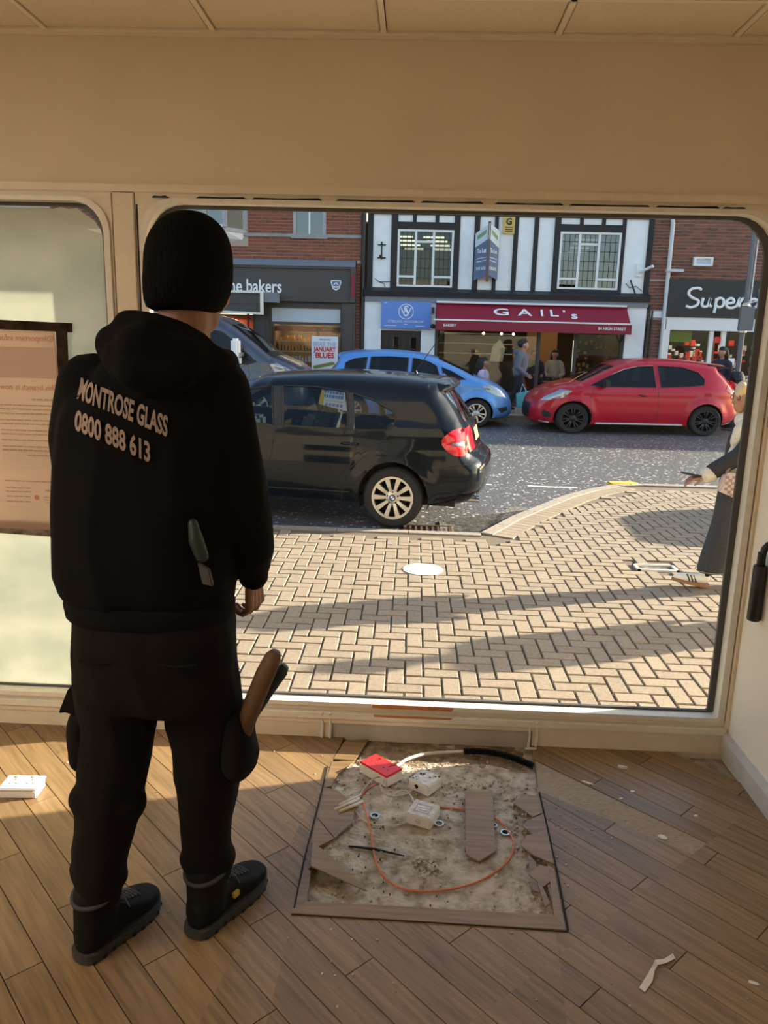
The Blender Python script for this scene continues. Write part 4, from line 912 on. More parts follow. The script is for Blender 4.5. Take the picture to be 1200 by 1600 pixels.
# ground floor: white piers, dark door under the blue sign, glazed shopfront
for a, b in ((-1.28, -.87), (.12, .46), (5.09, 5.55)): obj('pier', B(a, b, YF-.06, YF+.3, -.05, 2.56), 'white_render', t)
dr = obj('entrance_door', B(-.87, .12, YF+.04, YF+.10, -.05, 1.9), 'dark_door', t)
for k in range(6): obj('door_batten', B(-.80+.15*k, -.70+.15*k, YF+.02, YF+.045, .1, 1.8), 'dark_door', dr)
for k in (1, 3): obj('door_light', B(-.78+.22*k, -.66+.22*k, YF+.01, YF+.025, 1.3, 1.72), 'pane_dark', dr)
obj('door_head', B(-.87, .12, YF-.02, YF+.2, 1.88, 2.56), 'white_render', t)
bs = obj('blue_sign', B(-.865, .335, YF-.15, YF-.08, 1.925, 2.565), 'blue_sign', t)
ys = YF-.155; cxs, czs = -.265, 2.33
obj('emblem', MB().ring([(cxs+.185*cos(k*pi/16), czs+.185*sin(k*pi/16)) for k in range(32)], [(cxs+.168*cos(k*pi/16), czs+.168*sin(k*pi/16)) for k in range(32)], ys-.004, ys+.004), 'white_letter', bs)
text('W', .22, (cxs, ys, czs), 'white_letter', bs, ext=.003, sx=1.15); text('S', .36, (cxs, ys-.003, czs), 'white_letter', bs, ext=.003, sx=.8)
text('STERLING WOODROW', .083, (cxs, ys, 2.09), 'white_letter', bs, ext=.003, sx=1.0, bold=-.002)
for (a, b, z) in ((-.79, -.50, 1.985), (-.03, .2, 1.985), (-.30, -.23, 2.025), (-.8, -.74, 2.52)): obj('small_print', B(a, b, ys-.002, ys+.002, z, z+.012), 'white_letter', bs)
obj('alarm_sphere', MB().ball((.40, YF-.12, 2.0), .06, 10).box(.36, .42, YF-.1, YF-.05, 2.3, 2.45), 'post_black', t)
sf = obj('shopfront', MB().box(.46, 5.09, YF+.02, YF+.12, 1.95, 2.56).box(.46, .54, YF, YF+.12, 0, 2).box(2.98, 3.06, YF, YF+.12, 0, 2).box(3.88, 3.96, YF, YF+.12, 0, 2).box(5.01, 5.09, YF, YF+.12, 0, 2).box(.46, 2.98, YF, YF+.12, 0, .45).box(3.96, 5.09, YF, YF+.12, 0, .4), 'shop_charcoal', t)
obj('pane', B(.54, 2.98, YF+.05, YF+.056, .45, 1.96), 'pane_shop', sf); obj('pane', B(3.96, 5.01, YF+.05, YF+.056, .4, 1.96), 'pane_shop', sf)
obj('door_handle', MB().tube([(3.86, YF-.03, 1.0), (3.86, YF-.03, 1.75)], .015, 8), 'steel', sf)
room_behind(t, .46, 5.09, 0, 2.5, 3.6, 'shop_inside', YF+.12)
obj('inner_wall', B(3.06, 3.9, YF+2.4, YF+2.45, 0, 2.5), 'wood_warm', t)
obj('back_counter', B(.7, 2.9, YF+1.6, YF+1.9, 0, 1.15), 'shop_dark', t)
for z in (1.35, 1.6, 1.85): obj('glass_shelf', B(.6, 2.5, YF+.9, YF+1.2, z, z+.025), 'frost', t)
for i, x in enumerate((1.7, 2.15, 2.45)):
    p_ = obj('pendant_lamp', MB().ball((x, YF+.5, 1.87), .035, 10), 'lamp_glow', t); obj('flex', MB().tube([(x, YF+.5, 1.9), (x, YF+.5, 2.5)], .008, 6), 'black', p_)
ch = MB().prism([(2.0, .5), (2.35, .5), (2.5, 1.5), (2.35, 1.75), (2.15, 1.55)], YF+2.6, YF+2.65); obj('wall_mirror', ch, 'frost', t)
bm = MB()
for i in range(40): x, z = random.uniform(4.05, 4.95), random.uniform(.9, 1.9); bm.box(x, x+.06, YF+.8, YF+.86, z, z+random.uniform(.03, .1))
o = obj('goods', bm, 'bread', t); o['kind'] = 'stuff'
area('cafe_lamp', (1.8, YF+1.2, 2.4), 2.0, 1.2, 20, (1, .74, .42)); area('cafe_lamp', (3.9, YF+1.5, 2.4), 1.6, 1.0, 9, (1, .7, .4))
aw = MB(); aw.prism([(YF-.10, 2.56), (YF-.62, 2.15), (YF-.60, 2.13), (YF-.08, 2.54)], .47, 5.05, 'x'); an = obj('awning', aw, 'maroon', t)
obj('valance', B(.46, 5.08, YF-.64, YF-.615, 1.91, 2.13), 'maroon_dark', an)
obj('front_bar', MB().box(.40, 5.12, YF-.66, YF-.60, 2.13, 2.165), 'white_upvc', an); obj('head_bar', B(.47, 5.03, YF-.22, YF-.06, 2.555, 2.60), 'white_upvc', an)
obj('awning_underside', MB().prism([(YF-.10, 2.50), (YF-.60, 2.10), (YF-.60, 2.09), (YF-.10, 2.48)], .48, 5.0, 'x'), 'white_render', an)
for x in (.55, 5.0): obj('awning_arm', MB().tube([(x, YF-.58, 2.05), (x, YF-.3, 1.9), (x, YF+.0, 1.75)], .02, 6), 'black', an)
Rw = Matrix.Rotation(atan2(.41, .52), 3, 'X')
for ch_, x, sz, sx_ in (('G', 2.02, .36, 1.55), ('A', 2.58, .36, 1.35), ('I', 2.99, .36, 1.2), ('L', 3.27, .36, 1.25), ('’', 3.52, .34, 1.1), ('s', 3.75, .36, 1.25)):
    text(ch_, sz, (x, YF-.385-(.05 if ch_ == 's' else 0), 2.36-(.04 if ch_ == 's' else 0)), 'white_letter', an, Rw, ext=.004, sx=sx_, bold=.012)
text('BAKERY', .085, (.79, YF-.645, 2.02), 'white_letter', an, ext=.003, bold=.018)
text('84 HIGH STREET', .095, (4.62, YF-.645, 2.03), 'white_letter', an, ext=.003, bold=.012, sx=.95)
# estate agent's V board and yellow alarm plate
vb = root('letting_board', (1.62, YF-.3, 3.1), 'V shaped navy and pale letting board fixed between the two lattice windows', 'sign')
for sgn, x1 in ((-1, 1.34), (1, 1.91)):
    x0 = 1.63; q = MB(); bm = q.bm
    zt0, zt1, zb0, zb1 = 4.36, 4.18, 3.22, 3.10
    if sgn > 0: zt1, zb1 = 4.25, 3.12
    ya, yb = YF-.50, YF-.06
    a = [bm.verts.new(p) for p in ((x0, ya, zb0), (x1, yb, zb1), (x1, yb, zt1), (x0, ya, zt0))]; b = [bm.verts.new((p.co.x, p.co.y+.02, p.co.z)) for p in a]
    bm.faces.new(a); bm.faces.new(b[::-1])
    for i in range(4): bm.faces.new((a[i], b[i], b[(i+1) % 4], a[(i+1) % 4]))
    pn_ = obj('board_face', q, 'navy_board', vb)
    q = MB(); bm = q.bm; f = lambda u_, z_: (x0+(x1-x0)*u_, ya+(yb-ya)*u_-.004, z_)
    bm.faces.new([bm.verts.new(p) for p in (f(0, 4.02), f(1, 3.86), f(1, zt1), f(0, zt0))]); obj('pale_top', q, 'board_pale', pn_)
    q = MB(); bm = q.bm; bm.faces.new([bm.verts.new(p) for p in (f(.2, 4.14), f(.85, 4.02), f(.85, 4.12), f(.2, 4.24))]); obj('green_mark', q, 'board_green', pn_)
    ang = atan2(yb-ya, x1-x0) if sgn > 0 else atan2(ya-yb, x0-x1)
    Rb = Matrix.Rotation(ang, 3, 'Z') @ Matrix.Rotation(pi/2, 3, 'X')
    P_ = f(.5, 3.76); text('To Let', .14, (P_[0], P_[1]-.004, P_[2]), 'white_letter', pn_, Rb, ext=.002, sx=.9, bold=.015)
    P_ = f(.5, 3.36); text('01245 261226', .10, (P_[0], P_[1]-.004, P_[2]), 'white_letter', pn_, Rb, ext=.002, sx=.62, bold=.01)
    for z in (3.60, 3.53): q = MB(); bm = q.bm; bm.faces.new([bm.verts.new((p[0], p[1]-.002, p[2])) for p in (f(.15, z), f(.85, z-.02), f(.85, z), f(.15, z+.02))]); obj('small_print', q, 'board_pale', pn_)
obj('board_post', B(1.60, 1.66, YF-.49, YF-.43, 3.05, 4.40), 'handle_wood', vb)
yp_ = root('alarm_plate', (2.12, YF-.06, 4.19), 'yellow plate sign with black G high between timber posts', 'sign')
pl = obj('plate', B(1.98, 2.26, YF-.06, YF-.01, 4.19, 4.57), 'yellow_sign', yp_)
text('G', .20, (2.12, YF-.065, 4.46), 'black', pl, bold=.03, ext=.003)
for z in (4.33, 4.28, 4.24): obj('small_print', B(2.03, 2.21, YF-.064, YF-.06, z, z+.018), 'black', pl)
# ---------------------------------------------------------------- drugstore on the right
t = root('shop_building', (9.0, YF, 0), 'brown brick shop with black fascia and white script lettering at right', 'building')
w = holed_wall('wall', 5.50, 50, 3.18, TOPZ, [], 'mortar', t, YF+.005, YF+.4)
bricks(w, [(5.58, 8.7, 3.24, 5.1)], [], 'brick_brown', YF, focus=(7.0, 4.0))
p_ = obj('pier', B(5.56, 6.0, YF+.005, YF+.4, -.05, 3.18), 'mortar', t); bricks(p_, [(5.58, 5.98, .5, 3.2)], [(5.5, 6.1, 2.33, 2.50)], 'brick_brown', YF, 120, focus=(5.8, 2.5)); obj('pier_stone', B(5.6, 6.0, YF-.03, YF+.02, 2.34, 2.49), 'white_render', p_)
fs = obj('fascia', MB().box(6.0, 14, YF-.15, YF+.05, 2.36, 3.24), 'black_fascia', t)
def script(pts, r=.035): return obj('lettering', MB().tube([(x, YF-.165, z) for x, z in cr([(sx0+(a_-sx0)*.87, b_) for a_, b_ in pts], .02)], r, 6, sq=(1, 1)), 'white_letter', fs, True)
sx0 = 6.42; zb = 2.60
script([(sx0+.02, zb+.02), (sx0+.16, zb-.01), (sx0+.32, zb+.05), (sx0+.34, zb+.15), (sx0+.16, zb+.22), (sx0+.06, zb+.31), (sx0+.12, zb+.41), (sx0+.30, zb+.44), (sx0+.40, zb+.40)])
script([(sx0+.47, zb+.22), (sx0+.45, zb+.06), (sx0+.52, zb+.01), (sx0+.62, zb+.05), (sx0+.66, zb+.22)]); script([(sx0+.66, zb+.22), (sx0+.65, zb+.06), (sx0+.72, zb+.02)])
script([(sx0+.83, zb+.22), (sx0+.82, zb), (sx0+.80, zb-.13)]); script([(sx0+.82, zb+.14), (sx0+.90, zb+.22), (sx0+1.02, zb+.18), (sx0+1.02, zb+.05), (sx0+.92, zb+.01), (sx0+.82, zb+.05)])
script([(sx0+1.10, zb+.10), (sx0+1.30, zb+.13), (sx0+1.27, zb+.21), (sx0+1.17, zb+.21), (sx0+1.10, zb+.12), (sx0+1.14, zb+.02), (sx0+1.27, zb+.0), (sx0+1.40, zb+.05)])
script([(sx0+1.40, zb+.05), (sx0+1.46, zb+.22), (sx0+1.46, zb+.02)]); script([(sx0+1.46, zb+.12), (sx0+1.54, zb+.22), (sx0+1.63, zb+.20)])
script([(sx0+1.95, zb+.18), (sx0+1.82, zb+.22), (sx0+1.72, zb+.12), (sx0+1.80, zb+.01), (sx0+1.93, zb+.05), (sx0+1.98, zb+.20), (sx0+1.98, zb+.46)]); script([(sx0+1.98, zb+.2), (sx0+1.97, zb+.03), (sx0+2.06, zb+.01)])
obj('white_band', MB().box(6.04, 14, YF-.12, YF+.1, 2.06, 2.36).box(6.0, 6.14, YF-.12, YF+.1, -.05, 2.06), 'white_upvc', t)
ff = obj('shopfront', MB().box(7.13, 7.22, YF-.05, YF+.05, 0, 2.06).box(7.42, 7.52, YF-.05, YF+.05, 0, 2.06).box(6.14, 7.13, YF-.05, YF+.05, 0, .35).box(8.3, 8.4, YF-.05, YF+.05, 0, 2.06), 'white_upvc', t)
obj('pane', B(6.14, 7.13, YF, YF+.005, .35, 2.06), 'pane_shop', ff); obj('pane', B(7.52, 8.3, YF, YF+.005, .1, 2.06), 'pane_shop', ff)
room_behind(t, 6.1, 9.5, 0, 2.3, 3.5, 'shop_inside', YF+.06); obj('lime_panel', B(6.2, 6.85, YF+.4, YF+.43, 1.78, 2.05), 'lime', t)
bm = MB()
for i in range(90): x, z = random.uniform(6.2, 9.3), random.uniform(.5, 1.7); bm.box(x, x+.08, YF+1.4, YF+1.5, z, z+random.uniform(.05, .18))
o = obj('goods', bm, 'poster_white', t); o['kind'] = 'stuff'
bm = MB()
for i in range(40): x, z = random.uniform(6.2, 9.3), random.uniform(.5, 1.8); bm.box(x, x+.1, YF+1.35, YF+1.45, z, z+random.uniform(.05, .18))
o = obj('goods', bm, 'poster_red', t); o['kind'] = 'stuff'
obj('inner_door', B(7.26, 7.40, YF+.3, YF+.33, .2, 1.9), 'wood_warm', t); obj('red_notice', B(7.26, 7.40, YF-.03, YF-.025, 1.78, 1.92), 'poster_red', t); obj('white_notice', B(7.62, 7.80, YF-.03, YF-.025, 1.25, 1.42), 'poster_white', t)
area('drugstore_lamp', (7.4, YF+1.0, 2.2), 2.0, 1.0, 30, (1, .82, .6))
fl_ = root('bulkhead_light', (6.76, YF-.1, 3.55), 'small white bulkhead light on brown brick above the black fascia', 'light')
obj('housing', MB().ring([(6.54, 3.55), (6.99, 3.55), (6.99, 3.76), (6.54, 3.76)], [(6.60, 3.59), (6.93, 3.59), (6.93, 3.72), (6.60, 3.72)], YF-.10, YF), 'white_upvc', fl_); obj('lens', B(6.60, 6.93, YF-.06, YF-.02, 3.59, 3.72), 'frost', fl_)
tag(obj('downpipe', MB().tube([(5.50, YF-.06, 4.88), (5.92, YF-.10, 4.66), (5.96, YF-.10, 4.5), (5.98, YF-.10, .5)], .05, 10).box(5.90, 6.30, YF-.2, YF-.05, 3.40, 3.46), 'pipe_white', None, 50), 'white downpipe with elbow between timbered front and brown brick', 'pipe')
tag(obj('downpipe', MB().tube([(5.62, YF-.06, 2.6), (5.60, YF-.06, .3)], .035, 8).tube([(5.70, YF-.05, 2.5), (5.69, YF-.05, .3)], .02, 8).tube([(5.1, YF-.05, 3.2), (5.3, YF-.06, 2.75), (5.62, YF-.06, 2.6)], .02, 6), 'post_black', None, 50), 'thin dark cable pipes down the narrow brick pier', 'pipe')
# ---------------------------------------------------------------- lamp post on the far kerb
XP, YP = 6.86, 16.9
t = root('lamp_post', (XP, YP, zg(YP)), 'black street lamp post with stepped base standing behind the person in the fleece-trimmed coat', 'lamp post')
obj('post_base', MB().lathe([(.20, 0), (.20, .1), (.15, .14), (.14, 1.0), (.16, 1.02), (.16, 1.08), (.10, 1.2)], (XP, YP, zg(YP)), 'z', 20), 'post_black', t, 40)
obj('post_shaft', MB().lathe([(.052, 0), (.052, 5.2)], (XP, YP, zg(YP)+1.18), 'z', 16), 'post_grey', t, 40)
obj('sign_box', B(XP-.14, XP+.14, YP-.16, YP-.06, 2.02, 2.50), 'post_grey', t); obj('band', MB().lathe([(.085, 0), (.085, .04)], (XP, YP, 2.52), 'z', 16).lathe([(.085, 0), (.085, .04)], (XP, YP, 1.98), 'z', 16), 'steel', t)
obj('service_pipe', MB().tube([(XP+.075, YP-.03, 2.55), (XP+.075, YP-.03, 6.2)], .015, 8), 'pipe_white', t)
obj('wire', MB().tube([(XP-.1, YP-.1, 2.55), (XP+.2, YP-.1, 2.62)], .015, 6), 'pipe_white', t)
# unseen block added right of the window to cast the rounded shade on the paving
t = root('shadow_block', (5.85, 8.6, zg(8.6)), 'unseen cabinet-shaped block added at right to cast the rounded shade on the paving', 'cabinet')
q = MB(); q.prism([(7.85, zg(9)), (9.35, zg(9)), (9.35, .95), (9.1, 1.10), (8.2, 1.10), (7.92, .95)], 5.6, 6.1, 'x'); obj('body', q, 'handle_green', t, bev=.02); obj('plinth', B(5.56, 6.14, 7.8, 9.4, zg(9)-.02, zg(9)+.06), 'kerb', t)
# ================================================================ CARS
def dist_poly(P, line):
    d = np.full(len(P), 9.0)
    for i in range(len(line)-1):
        a, b = np.array(line[i]), np.array(line[i+1]); ab = b-a; t = np.clip(((P-a)@ab)/max(ab@ab, 1e-9), 0, 1)
        d = np.minimum(d, np.hypot(*(P-(a+t[:, None]*ab)).T))
    return d
def dens(poly, step, closed=True):
    out = []; n = len(poly)
    for i in range(n if closed else n-1):
        a, b = np.array(poly[i], float), np.array(poly[(i+1) % n], float); k = max(1, int(np.linalg.norm(b-a)/step))
        for j in range(k): out.append(tuple(a+(b-a)*j/k))
    if not closed: out.append(tuple(poly[-1]))
    return out
def cdt(outline, holes, step):
    """triangulated region with inner grid points"""
    vs = [Vector(p) for p in outline]; n0 = len(vs); ed = [(i, (i+1) % n0) for i in range(n0)]
    for h in holes: k = len(vs); vs += [Vector(p) for p in h]; ed += [(k+i, k+(i+1) % len(h)) for i in range(len(h))]
    o = np.array(outline); xs = np.arange(o[:, 0].min(), o[:, 0].max(), step); zs = np.arange(o[:, 1].min(), o[:, 1].max(), step)
    G = np.array([(x+(step/2 if j % 2 else 0), z) for j, z in enumerate(zs) for x in xs])
    if len(G):
        G = G[pip(G, outline)]
        G = G[dist_poly(G, list(outline)+[outline[0]]) > step*.45]
        for h in holes:
            if len(G): G = G[dist_poly(G, list(h)+[h[0]]) > step*.35]
        vs += [Vector((float(p[0]), float(p[1]))) for p in G]
    V, E_, Fc, *_ = delaunay_2d_cdt(vs, ed, [], 0, 1e-5)
    V = np.array([(v.x, v.y) for v in V]); T = np.array([f for f in Fc if len(f) == 3]); c = V[T].mean(1)
    keep = pip(c, outline)
    for h in holes: keep &= ~pip(c, h)
    return V, T[keep]
class Car:
    def __init__(s, sp): s.__dict__.update(sp); s.top = cr(s.profile, .045); s.topa = np.array(s.top)
    def hw(s, P):
        P = np.atleast_2d(np.array(P, float)); x, z = P[:, 0], P[:, 1]; L = s.length
        w = np.full(len(P), s.W)
        tr = np.clip((s.taper_r-x)/s.taper_r, 0, 1.2); w -= s.W*s.pr*tr**2.2
        tf = np.clip((x-(L-s.taper_f))/s.taper_f, 0, 1.2); w -= s.W*s.pf*tf**2.4
        w -= .05*np.clip((.50-z)/.30, 0, 1)**2
        w -= .035*np.clip((z-.62)/.4, 0, 1)**1.5
        w -= s.tumble*np.clip(z-s.belt, 0, 9)
        w += .012*np.exp(-((z-s.crease)/.03)**2)
        for xc in (s.xr, s.xf):                       # flared wheel arches
            d = np.hypot(x-xc, z-s.wr); w += .028*np.clip(1-np.abs(d-s.ar-.02)/.10, 0, 1)**1.2
        d = np.clip(dist_poly(P, s.top), 0, s.rnd)/s.rnd; w -= s.rnd*.85*(1-np.sqrt(np.clip(1-(1-d)**2, 0, 1)))
        return np.maximum(w, .05)
    def side(s, name, outline, m, parent, sides=(1, -1), off=.004, step=.06, thick=.01, holes=()):
        ol = dens(outline, step*.7); V, T = cdt(ol, [dens(h, step*.7) for h in holes], step); w = s.hw(V)+off; res = []
        for sg in sides:
            bm = bmesh.new(); vv = [bm.verts.new((p[0], sg*wi, p[1])) for p, wi in zip(V, w)]
            for t in T:
                try: bm.faces.new([vv[i] for i in t])
                except ValueError: pass
            if thick:
                be = [e for e in bm.edges if len(e.link_faces) == 1]; r = bmesh.ops.extrude_edge_only(bm, edges=be)
                for v in [g for g in r['geom'] if isinstance(g, bmesh.types.BMVert)]: v.co.y -= sg*thick
            o = obj(name, bm, m, parent, smooth=40, local=True); res.append(o)
        return res
    def line(s, name, pts, m, parent, r=.004, off=.0, sides=(1, -1)):
        P = np.array(dens(pts, .05, False)); w = s.hw(P)+off
        for sg in sides: obj(name, MB().tube([(p[0], sg*wi, p[1]) for p, wi in zip(P, w)], r, 5), m, parent, local=True)
    def build(s, root_):
        t = root_; L = s.length; nw = len(s.top)
        bot = []
        x_f, z_f = s.profile[-1]; x_r, z_r = s.profile[0]
        def arc(xc, up):                              # from front lip to rear lip of an arch
            a0 = math.asin((s.sill-s.wr)/s.ar) if s.sill < s.wr else 0
            return [(xc+s.ar*cos(a), s.wr+s.ar*sin(a)) for a in np.linspace(a0, pi-a0, 15)]
        bot = [(s.xf+s.ar+.04, s.sill)]+arc(s.xf, 1)+[(s.xf-s.ar-.03, s.sill), (s.xr+s.ar+.03, s.sill)]+arc(s.xr, 1)+[(s.xr-s.ar-.02, s.sill+.03)]
        outline = s.top+dens(bot, .05, False)
        wins = [dens(cr(w+[w[0]], .05)[:-1] if s.softwin else w, .05) for w in s.windows]
        V, T = cdt(outline, wins, .055); hwv = s.hw(V); bm = bmesh.new()
        side = {}
        for sg in (1, -1):
            vv = [bm.verts.new((p[0], sg*w, p[1])) for p, w in zip(V, hwv)]; side[sg] = vv
            for tr in T: bm.faces.new([vv[i] for i in tr])
        # bands across roof, bonnet, screens
        fr = [-1, -.92, -.80, -.6, -.3, 0, .3, .6, .80, .92, 1]; rows = []; wt = s.hw(s.topa)
        nrm = []
        for i in range(nw):
            a, b = s.topa[max(i-1, 0)], s.topa[min(i+1, nw-1)]; d = b-a; d /= np.linalg.norm(d); nrm.append((-d[1], d[0]))
        def tp(i, f, up=0.0):
            c = s.crown*(1-f*f)+.02*(1-abs(f)**6)+up; return Vector((s.topa[i][0]+nrm[i][0]*c, f*wt[i], s.topa[i][1]+nrm[i][1]*c))
        if nrm[nw//2][1] < 0: nrm = [(-a, -b) for a, b in nrm]
        for i in range(nw): rows.append([bm.verts.new(tp(i, f)) for f in fr])
        extra = {}
        for i in range(nw-1):
            xm, zm = (s.topa[i]+s.topa[i+1])/2
            for k in range(10):
                fm = abs((fr[k]+fr[k+1])/2); name = None
                for (nm, x0, x1, z0, z1, f0, f1) in s.bands:
                    if x0 <= xm <= x1 and z0 <= zm <= z1 and f0 <= fm <= f1: name = nm
                if name is None or name[0] != '!' : bm.faces.new((rows[i][k], rows[i][k+1], rows[i+1][k+1], rows[i+1][k]))
                if name: extra.setdefault(name, []).append((i, k))
        bmesh.ops.remove_doubles(bm, verts=bm.verts, dist=.003)
        body = obj('body', bm, s.paint, t, smooth=35, local=True)
        for nm, q in extra.items():
            bm = bmesh.new(); up = -.004 if nm[0] == '!' else .006
            for (i, k) in q: bm.faces.new([bm.verts.new(tp(*a, up)) for a in ((i, fr[k]), (i, fr[k+1]), (i+1, fr[k+1]), (i+1, fr[k]))])
            bmesh.ops.remove_doubles(bm, verts=bm.verts, dist=.001); nm2, mm = nm.strip('!').split(':'); obj(nm2, bm, mm, t, smooth=35, local=True)
        for i, w in enumerate(s.windows): s.side('window', dens(cr(w+[w[0]], .05)[:-1] if s.softwin else w, .05), s.glass, t, off=-.006, step=.09, thick=0)
        for w in s.windows:                            # rubber surrounds
            P = np.array(dens(cr(w+[w[0]], .05) if s.softwin else w+[w[0]], .05, False)); h = s.hw(P)
            for sg in (1, -1): obj('window_seal', MB().tube([(p[0], sg*a, p[1]) for p, a in zip(P, h)], .010, 5), 'trim_black', t, local=True)
        # underside, wheel houses, cabin
        ub = MB().box(.25, L-.3, -s.W+.12, s.W-.12, s.sill-.01, s.sill+.05); obj('underside', ub, 'liner', t, local=True)
        for xc in (s.xf, s.xr):
            mb = MB()
            for sg in (1, -1):
                A = [(xc+(s.ar+.0)*cos(a), s.wr+(s.ar+.0)*sin(a)) for a in np.linspace(-.35, pi+.35, 20)]
                for i in range(19):
                    (x0, z0), (x1, z1) = A[i], A[i+1]; y0, y1 = sg*(float(s.hw([(x0, z0)])[0])-.012), sg*(s.W-.42)
                    mb.bm.faces.new([mb.bm.verts.new(p) for p in ((x0, y0, z0), (x1, y0, z1), (x1, y1, z1), (x0, y1, z0))])
                mb.bm.faces.new([mb.bm.verts.new((x, sg*(s.W-.42), z)) for x, z in A])
            obj('wheel_house', mb, 'liner', t, local=True)
        cab = MB().box(s.cab[0], s.cab[1], -s.W+.16, s.W-.16, .30, .42); cab.box(s.cab[1]-.25, s.cab[1]+.2, -s.W+.2, s.W-.2, .45, s.belt-.03); cab.box(s.cab[0]-.1, s.cab[0]+.1, -s.W+.2, s.W-.2, .45, s.belt-.06)
        obj('cabin', cab, 'cabin_dark', t, local=True, bev=.03)
        for sx_, hh in s.seats:
            for sg in (1, -1):
                q = MB().box(sx_-.05, sx_+.45, sg*.36-.22, sg*.36+.22, .42, .58); q.box(sx_-.16, sx_, sg*.36-.21, sg*.36+.21, .5, hh-.19, Matrix.Rotation(radians(-14), 3, 'Y'), (sx_-.08, sg*.36, .5)); q.box(sx_-.36, sx_-.27, sg*.36-.12, sg*.36+.12, hh-.16, hh+.03)
                obj('seat', q, s.seatmat, t, local=True, bev=.04)
        cy = s.steer*.37; q = MB(); q.tube([(s.cab[1]-.42+.07*sin(a), cy+.18*cos(a), s.belt-.05+.17*sin(a)) for a in np.linspace(0, 2*pi, 25)], .016, 8, cap=False); q.tube([(s.cab[1]-.42, cy-.17, s.belt-.05), (s.cab[1]-.40, cy, s.belt-.08), (s.cab[1]-.42, cy+.17, s.belt-.05)], .02, 6); q.tube([(s.cab[1]-.40, cy, s.belt-.08), (s.cab[1]-.1, cy, s.belt-.2)], .035, 8)
        obj('steering_wheel', q, 'cabin_dark', t, local=True, smooth=40)
        # wheels
        proto = None
        for xc, st in ((s.xr, 0), (s.xf, s.turn)):
            for sg in (1, -1):
                yw = sg*(float(s.hw([(xc, s.wr+s.ar+.03)])[0])-.115)
                w = bpy.data.objects.new('wheel', None)
                r = s.wr; R1 = s.rim
                prof = [(R1-.005, -.09), (R1+.02, -.10), (r-.025, -.10), (r-.004, -.075), (r, -.04), (r, .04), (r-.004, .075), (r-.025, .10), (R1+.02, .102), (R1-.002, .092), (R1-.012, .05), (R1-.012, -.05)]
                q = MB()
                q.loft([[(rr*cos(a), hh, rr*sin(a)) for rr, hh in prof] for a in np.linspace(0, 2*pi, 37)[:-1]], cap=False)
                n = len(prof); q.bm.verts.ensure_lookup_table(); vs = list(q.bm.verts)
                for k in range(n): q.bm.faces.new((vs[35*n+k], vs[35*n+(k+1) % n], vs[(k+1) % n], vs[k]))
                tyre = obj('wheel', q, 'tyre', t, smooth=45, local=True); tyre.location = (xc, yw, s.wr); tyre.rotation_euler = (0, 0, (0 if sg > 0 else pi)+st)
                q = MB().ring([((R1+.008)*cos(a), (R1+.008)*sin(a)) for a in np.linspace(0, 2*pi, 41)[:-1]], [((R1-.018)*cos(a), (R1-.018)*sin(a)) for a in np.linspace(0, 2*pi, 41)[:-1]], .06, .096)
                obj('rim', q, s.rimmat, tyre, local=True, bev=.004)
                obj('drum', MB().lathe([(R1-.012, -.03), (R1-.012, -.02)], (0, 0, 0), 'y', 24).lathe([(R1*.7, -.02), (R1*.7, .02)], (0, 0, 0), 'y', 20), 'liner', tyre, local=True)
                for k in range(s.spokes):
                    a = 2*pi*(k+.5*(s.pair and 1)*0)/s.spokes+(s.pair*(1 if k % 2 else -1)); ca, sa = cos(a), sin(a); w0, w1 = s.spw
                    P = lambda rr, ww, y: (rr*ca-ww*sa, y, rr*sa+ww*ca)
                    q = MB(); q.loft([[P(.05, -w0, .045), P(.05, w0, .045), P(.05, w0, .075), P(.05, -w0, .075)], [P(R1*.6, -(w0+w1)/2, .05), P(R1*.6, (w0+w1)/2, .05), P(R1*.6, (w0+w1)/2-.002, .088), P(R1*.6, -(w0+w1)/2+.002, .088)], [P(R1-.01, -w1, .05), P(R1-.01, w1, .05), P(R1-.01, w1-.003, .088), P(R1-.01, -w1+.003, .088)]])
                    obj('spoke', q, s.rimmat, tyre, local=True)
                obj('hub', MB().lathe([(.075, .035), (.072, .07), (.045, .084), (.03, .086)], (0, 0, 0), 'y', 24), s.rimmat, tyre, smooth=40, local=True)
                for k in range(5): obj('wheel_bolt', MB().lathe([(.010, .06), (.010, .082)], (.055*cos(2*pi*k/5+.3), 0, .055*sin(2*pi*k/5+.3)), 'y', 8), 'liner', tyre, local=True)
                if s.roundel:
                    obj('emblem', MB().lathe([(.032, .084), (.032, .089)], (0, 0, 0), 'y', 20), 'black', tyre, local=True)
                    for k in range(4):
                        obj('emblem', MB().prism([(0, 0)]+[(.022*cos(a), .022*sin(a)) for a in np.linspace(k*pi/2, (k+1)*pi/2, 6)], .088, .0905), 'blue_sign' if k % 2 else 'white_letter', tyre, local=True)
        return body
def mirror_unit(car, t, x, z, m, size=(.13, .20, .14), fold=1):
    for sg in (1, -1):
        y = float(car.hw([(x, z)])[0]); q = MB().box(x-size[0]/2, x+size[0]/2, sg*(y+.05), sg*(y+.05+size[1]), z-.02, z-.02+size[2])
        o = obj('door_mirror', q, m, t, local=True, bev=.03, smooth=40); obj('mirror_arm', MB().box(x-.03, x+.04, sg*(y-.02), sg*(y+.08), z-.03, z+.02), 'trim_black', o, local=True)
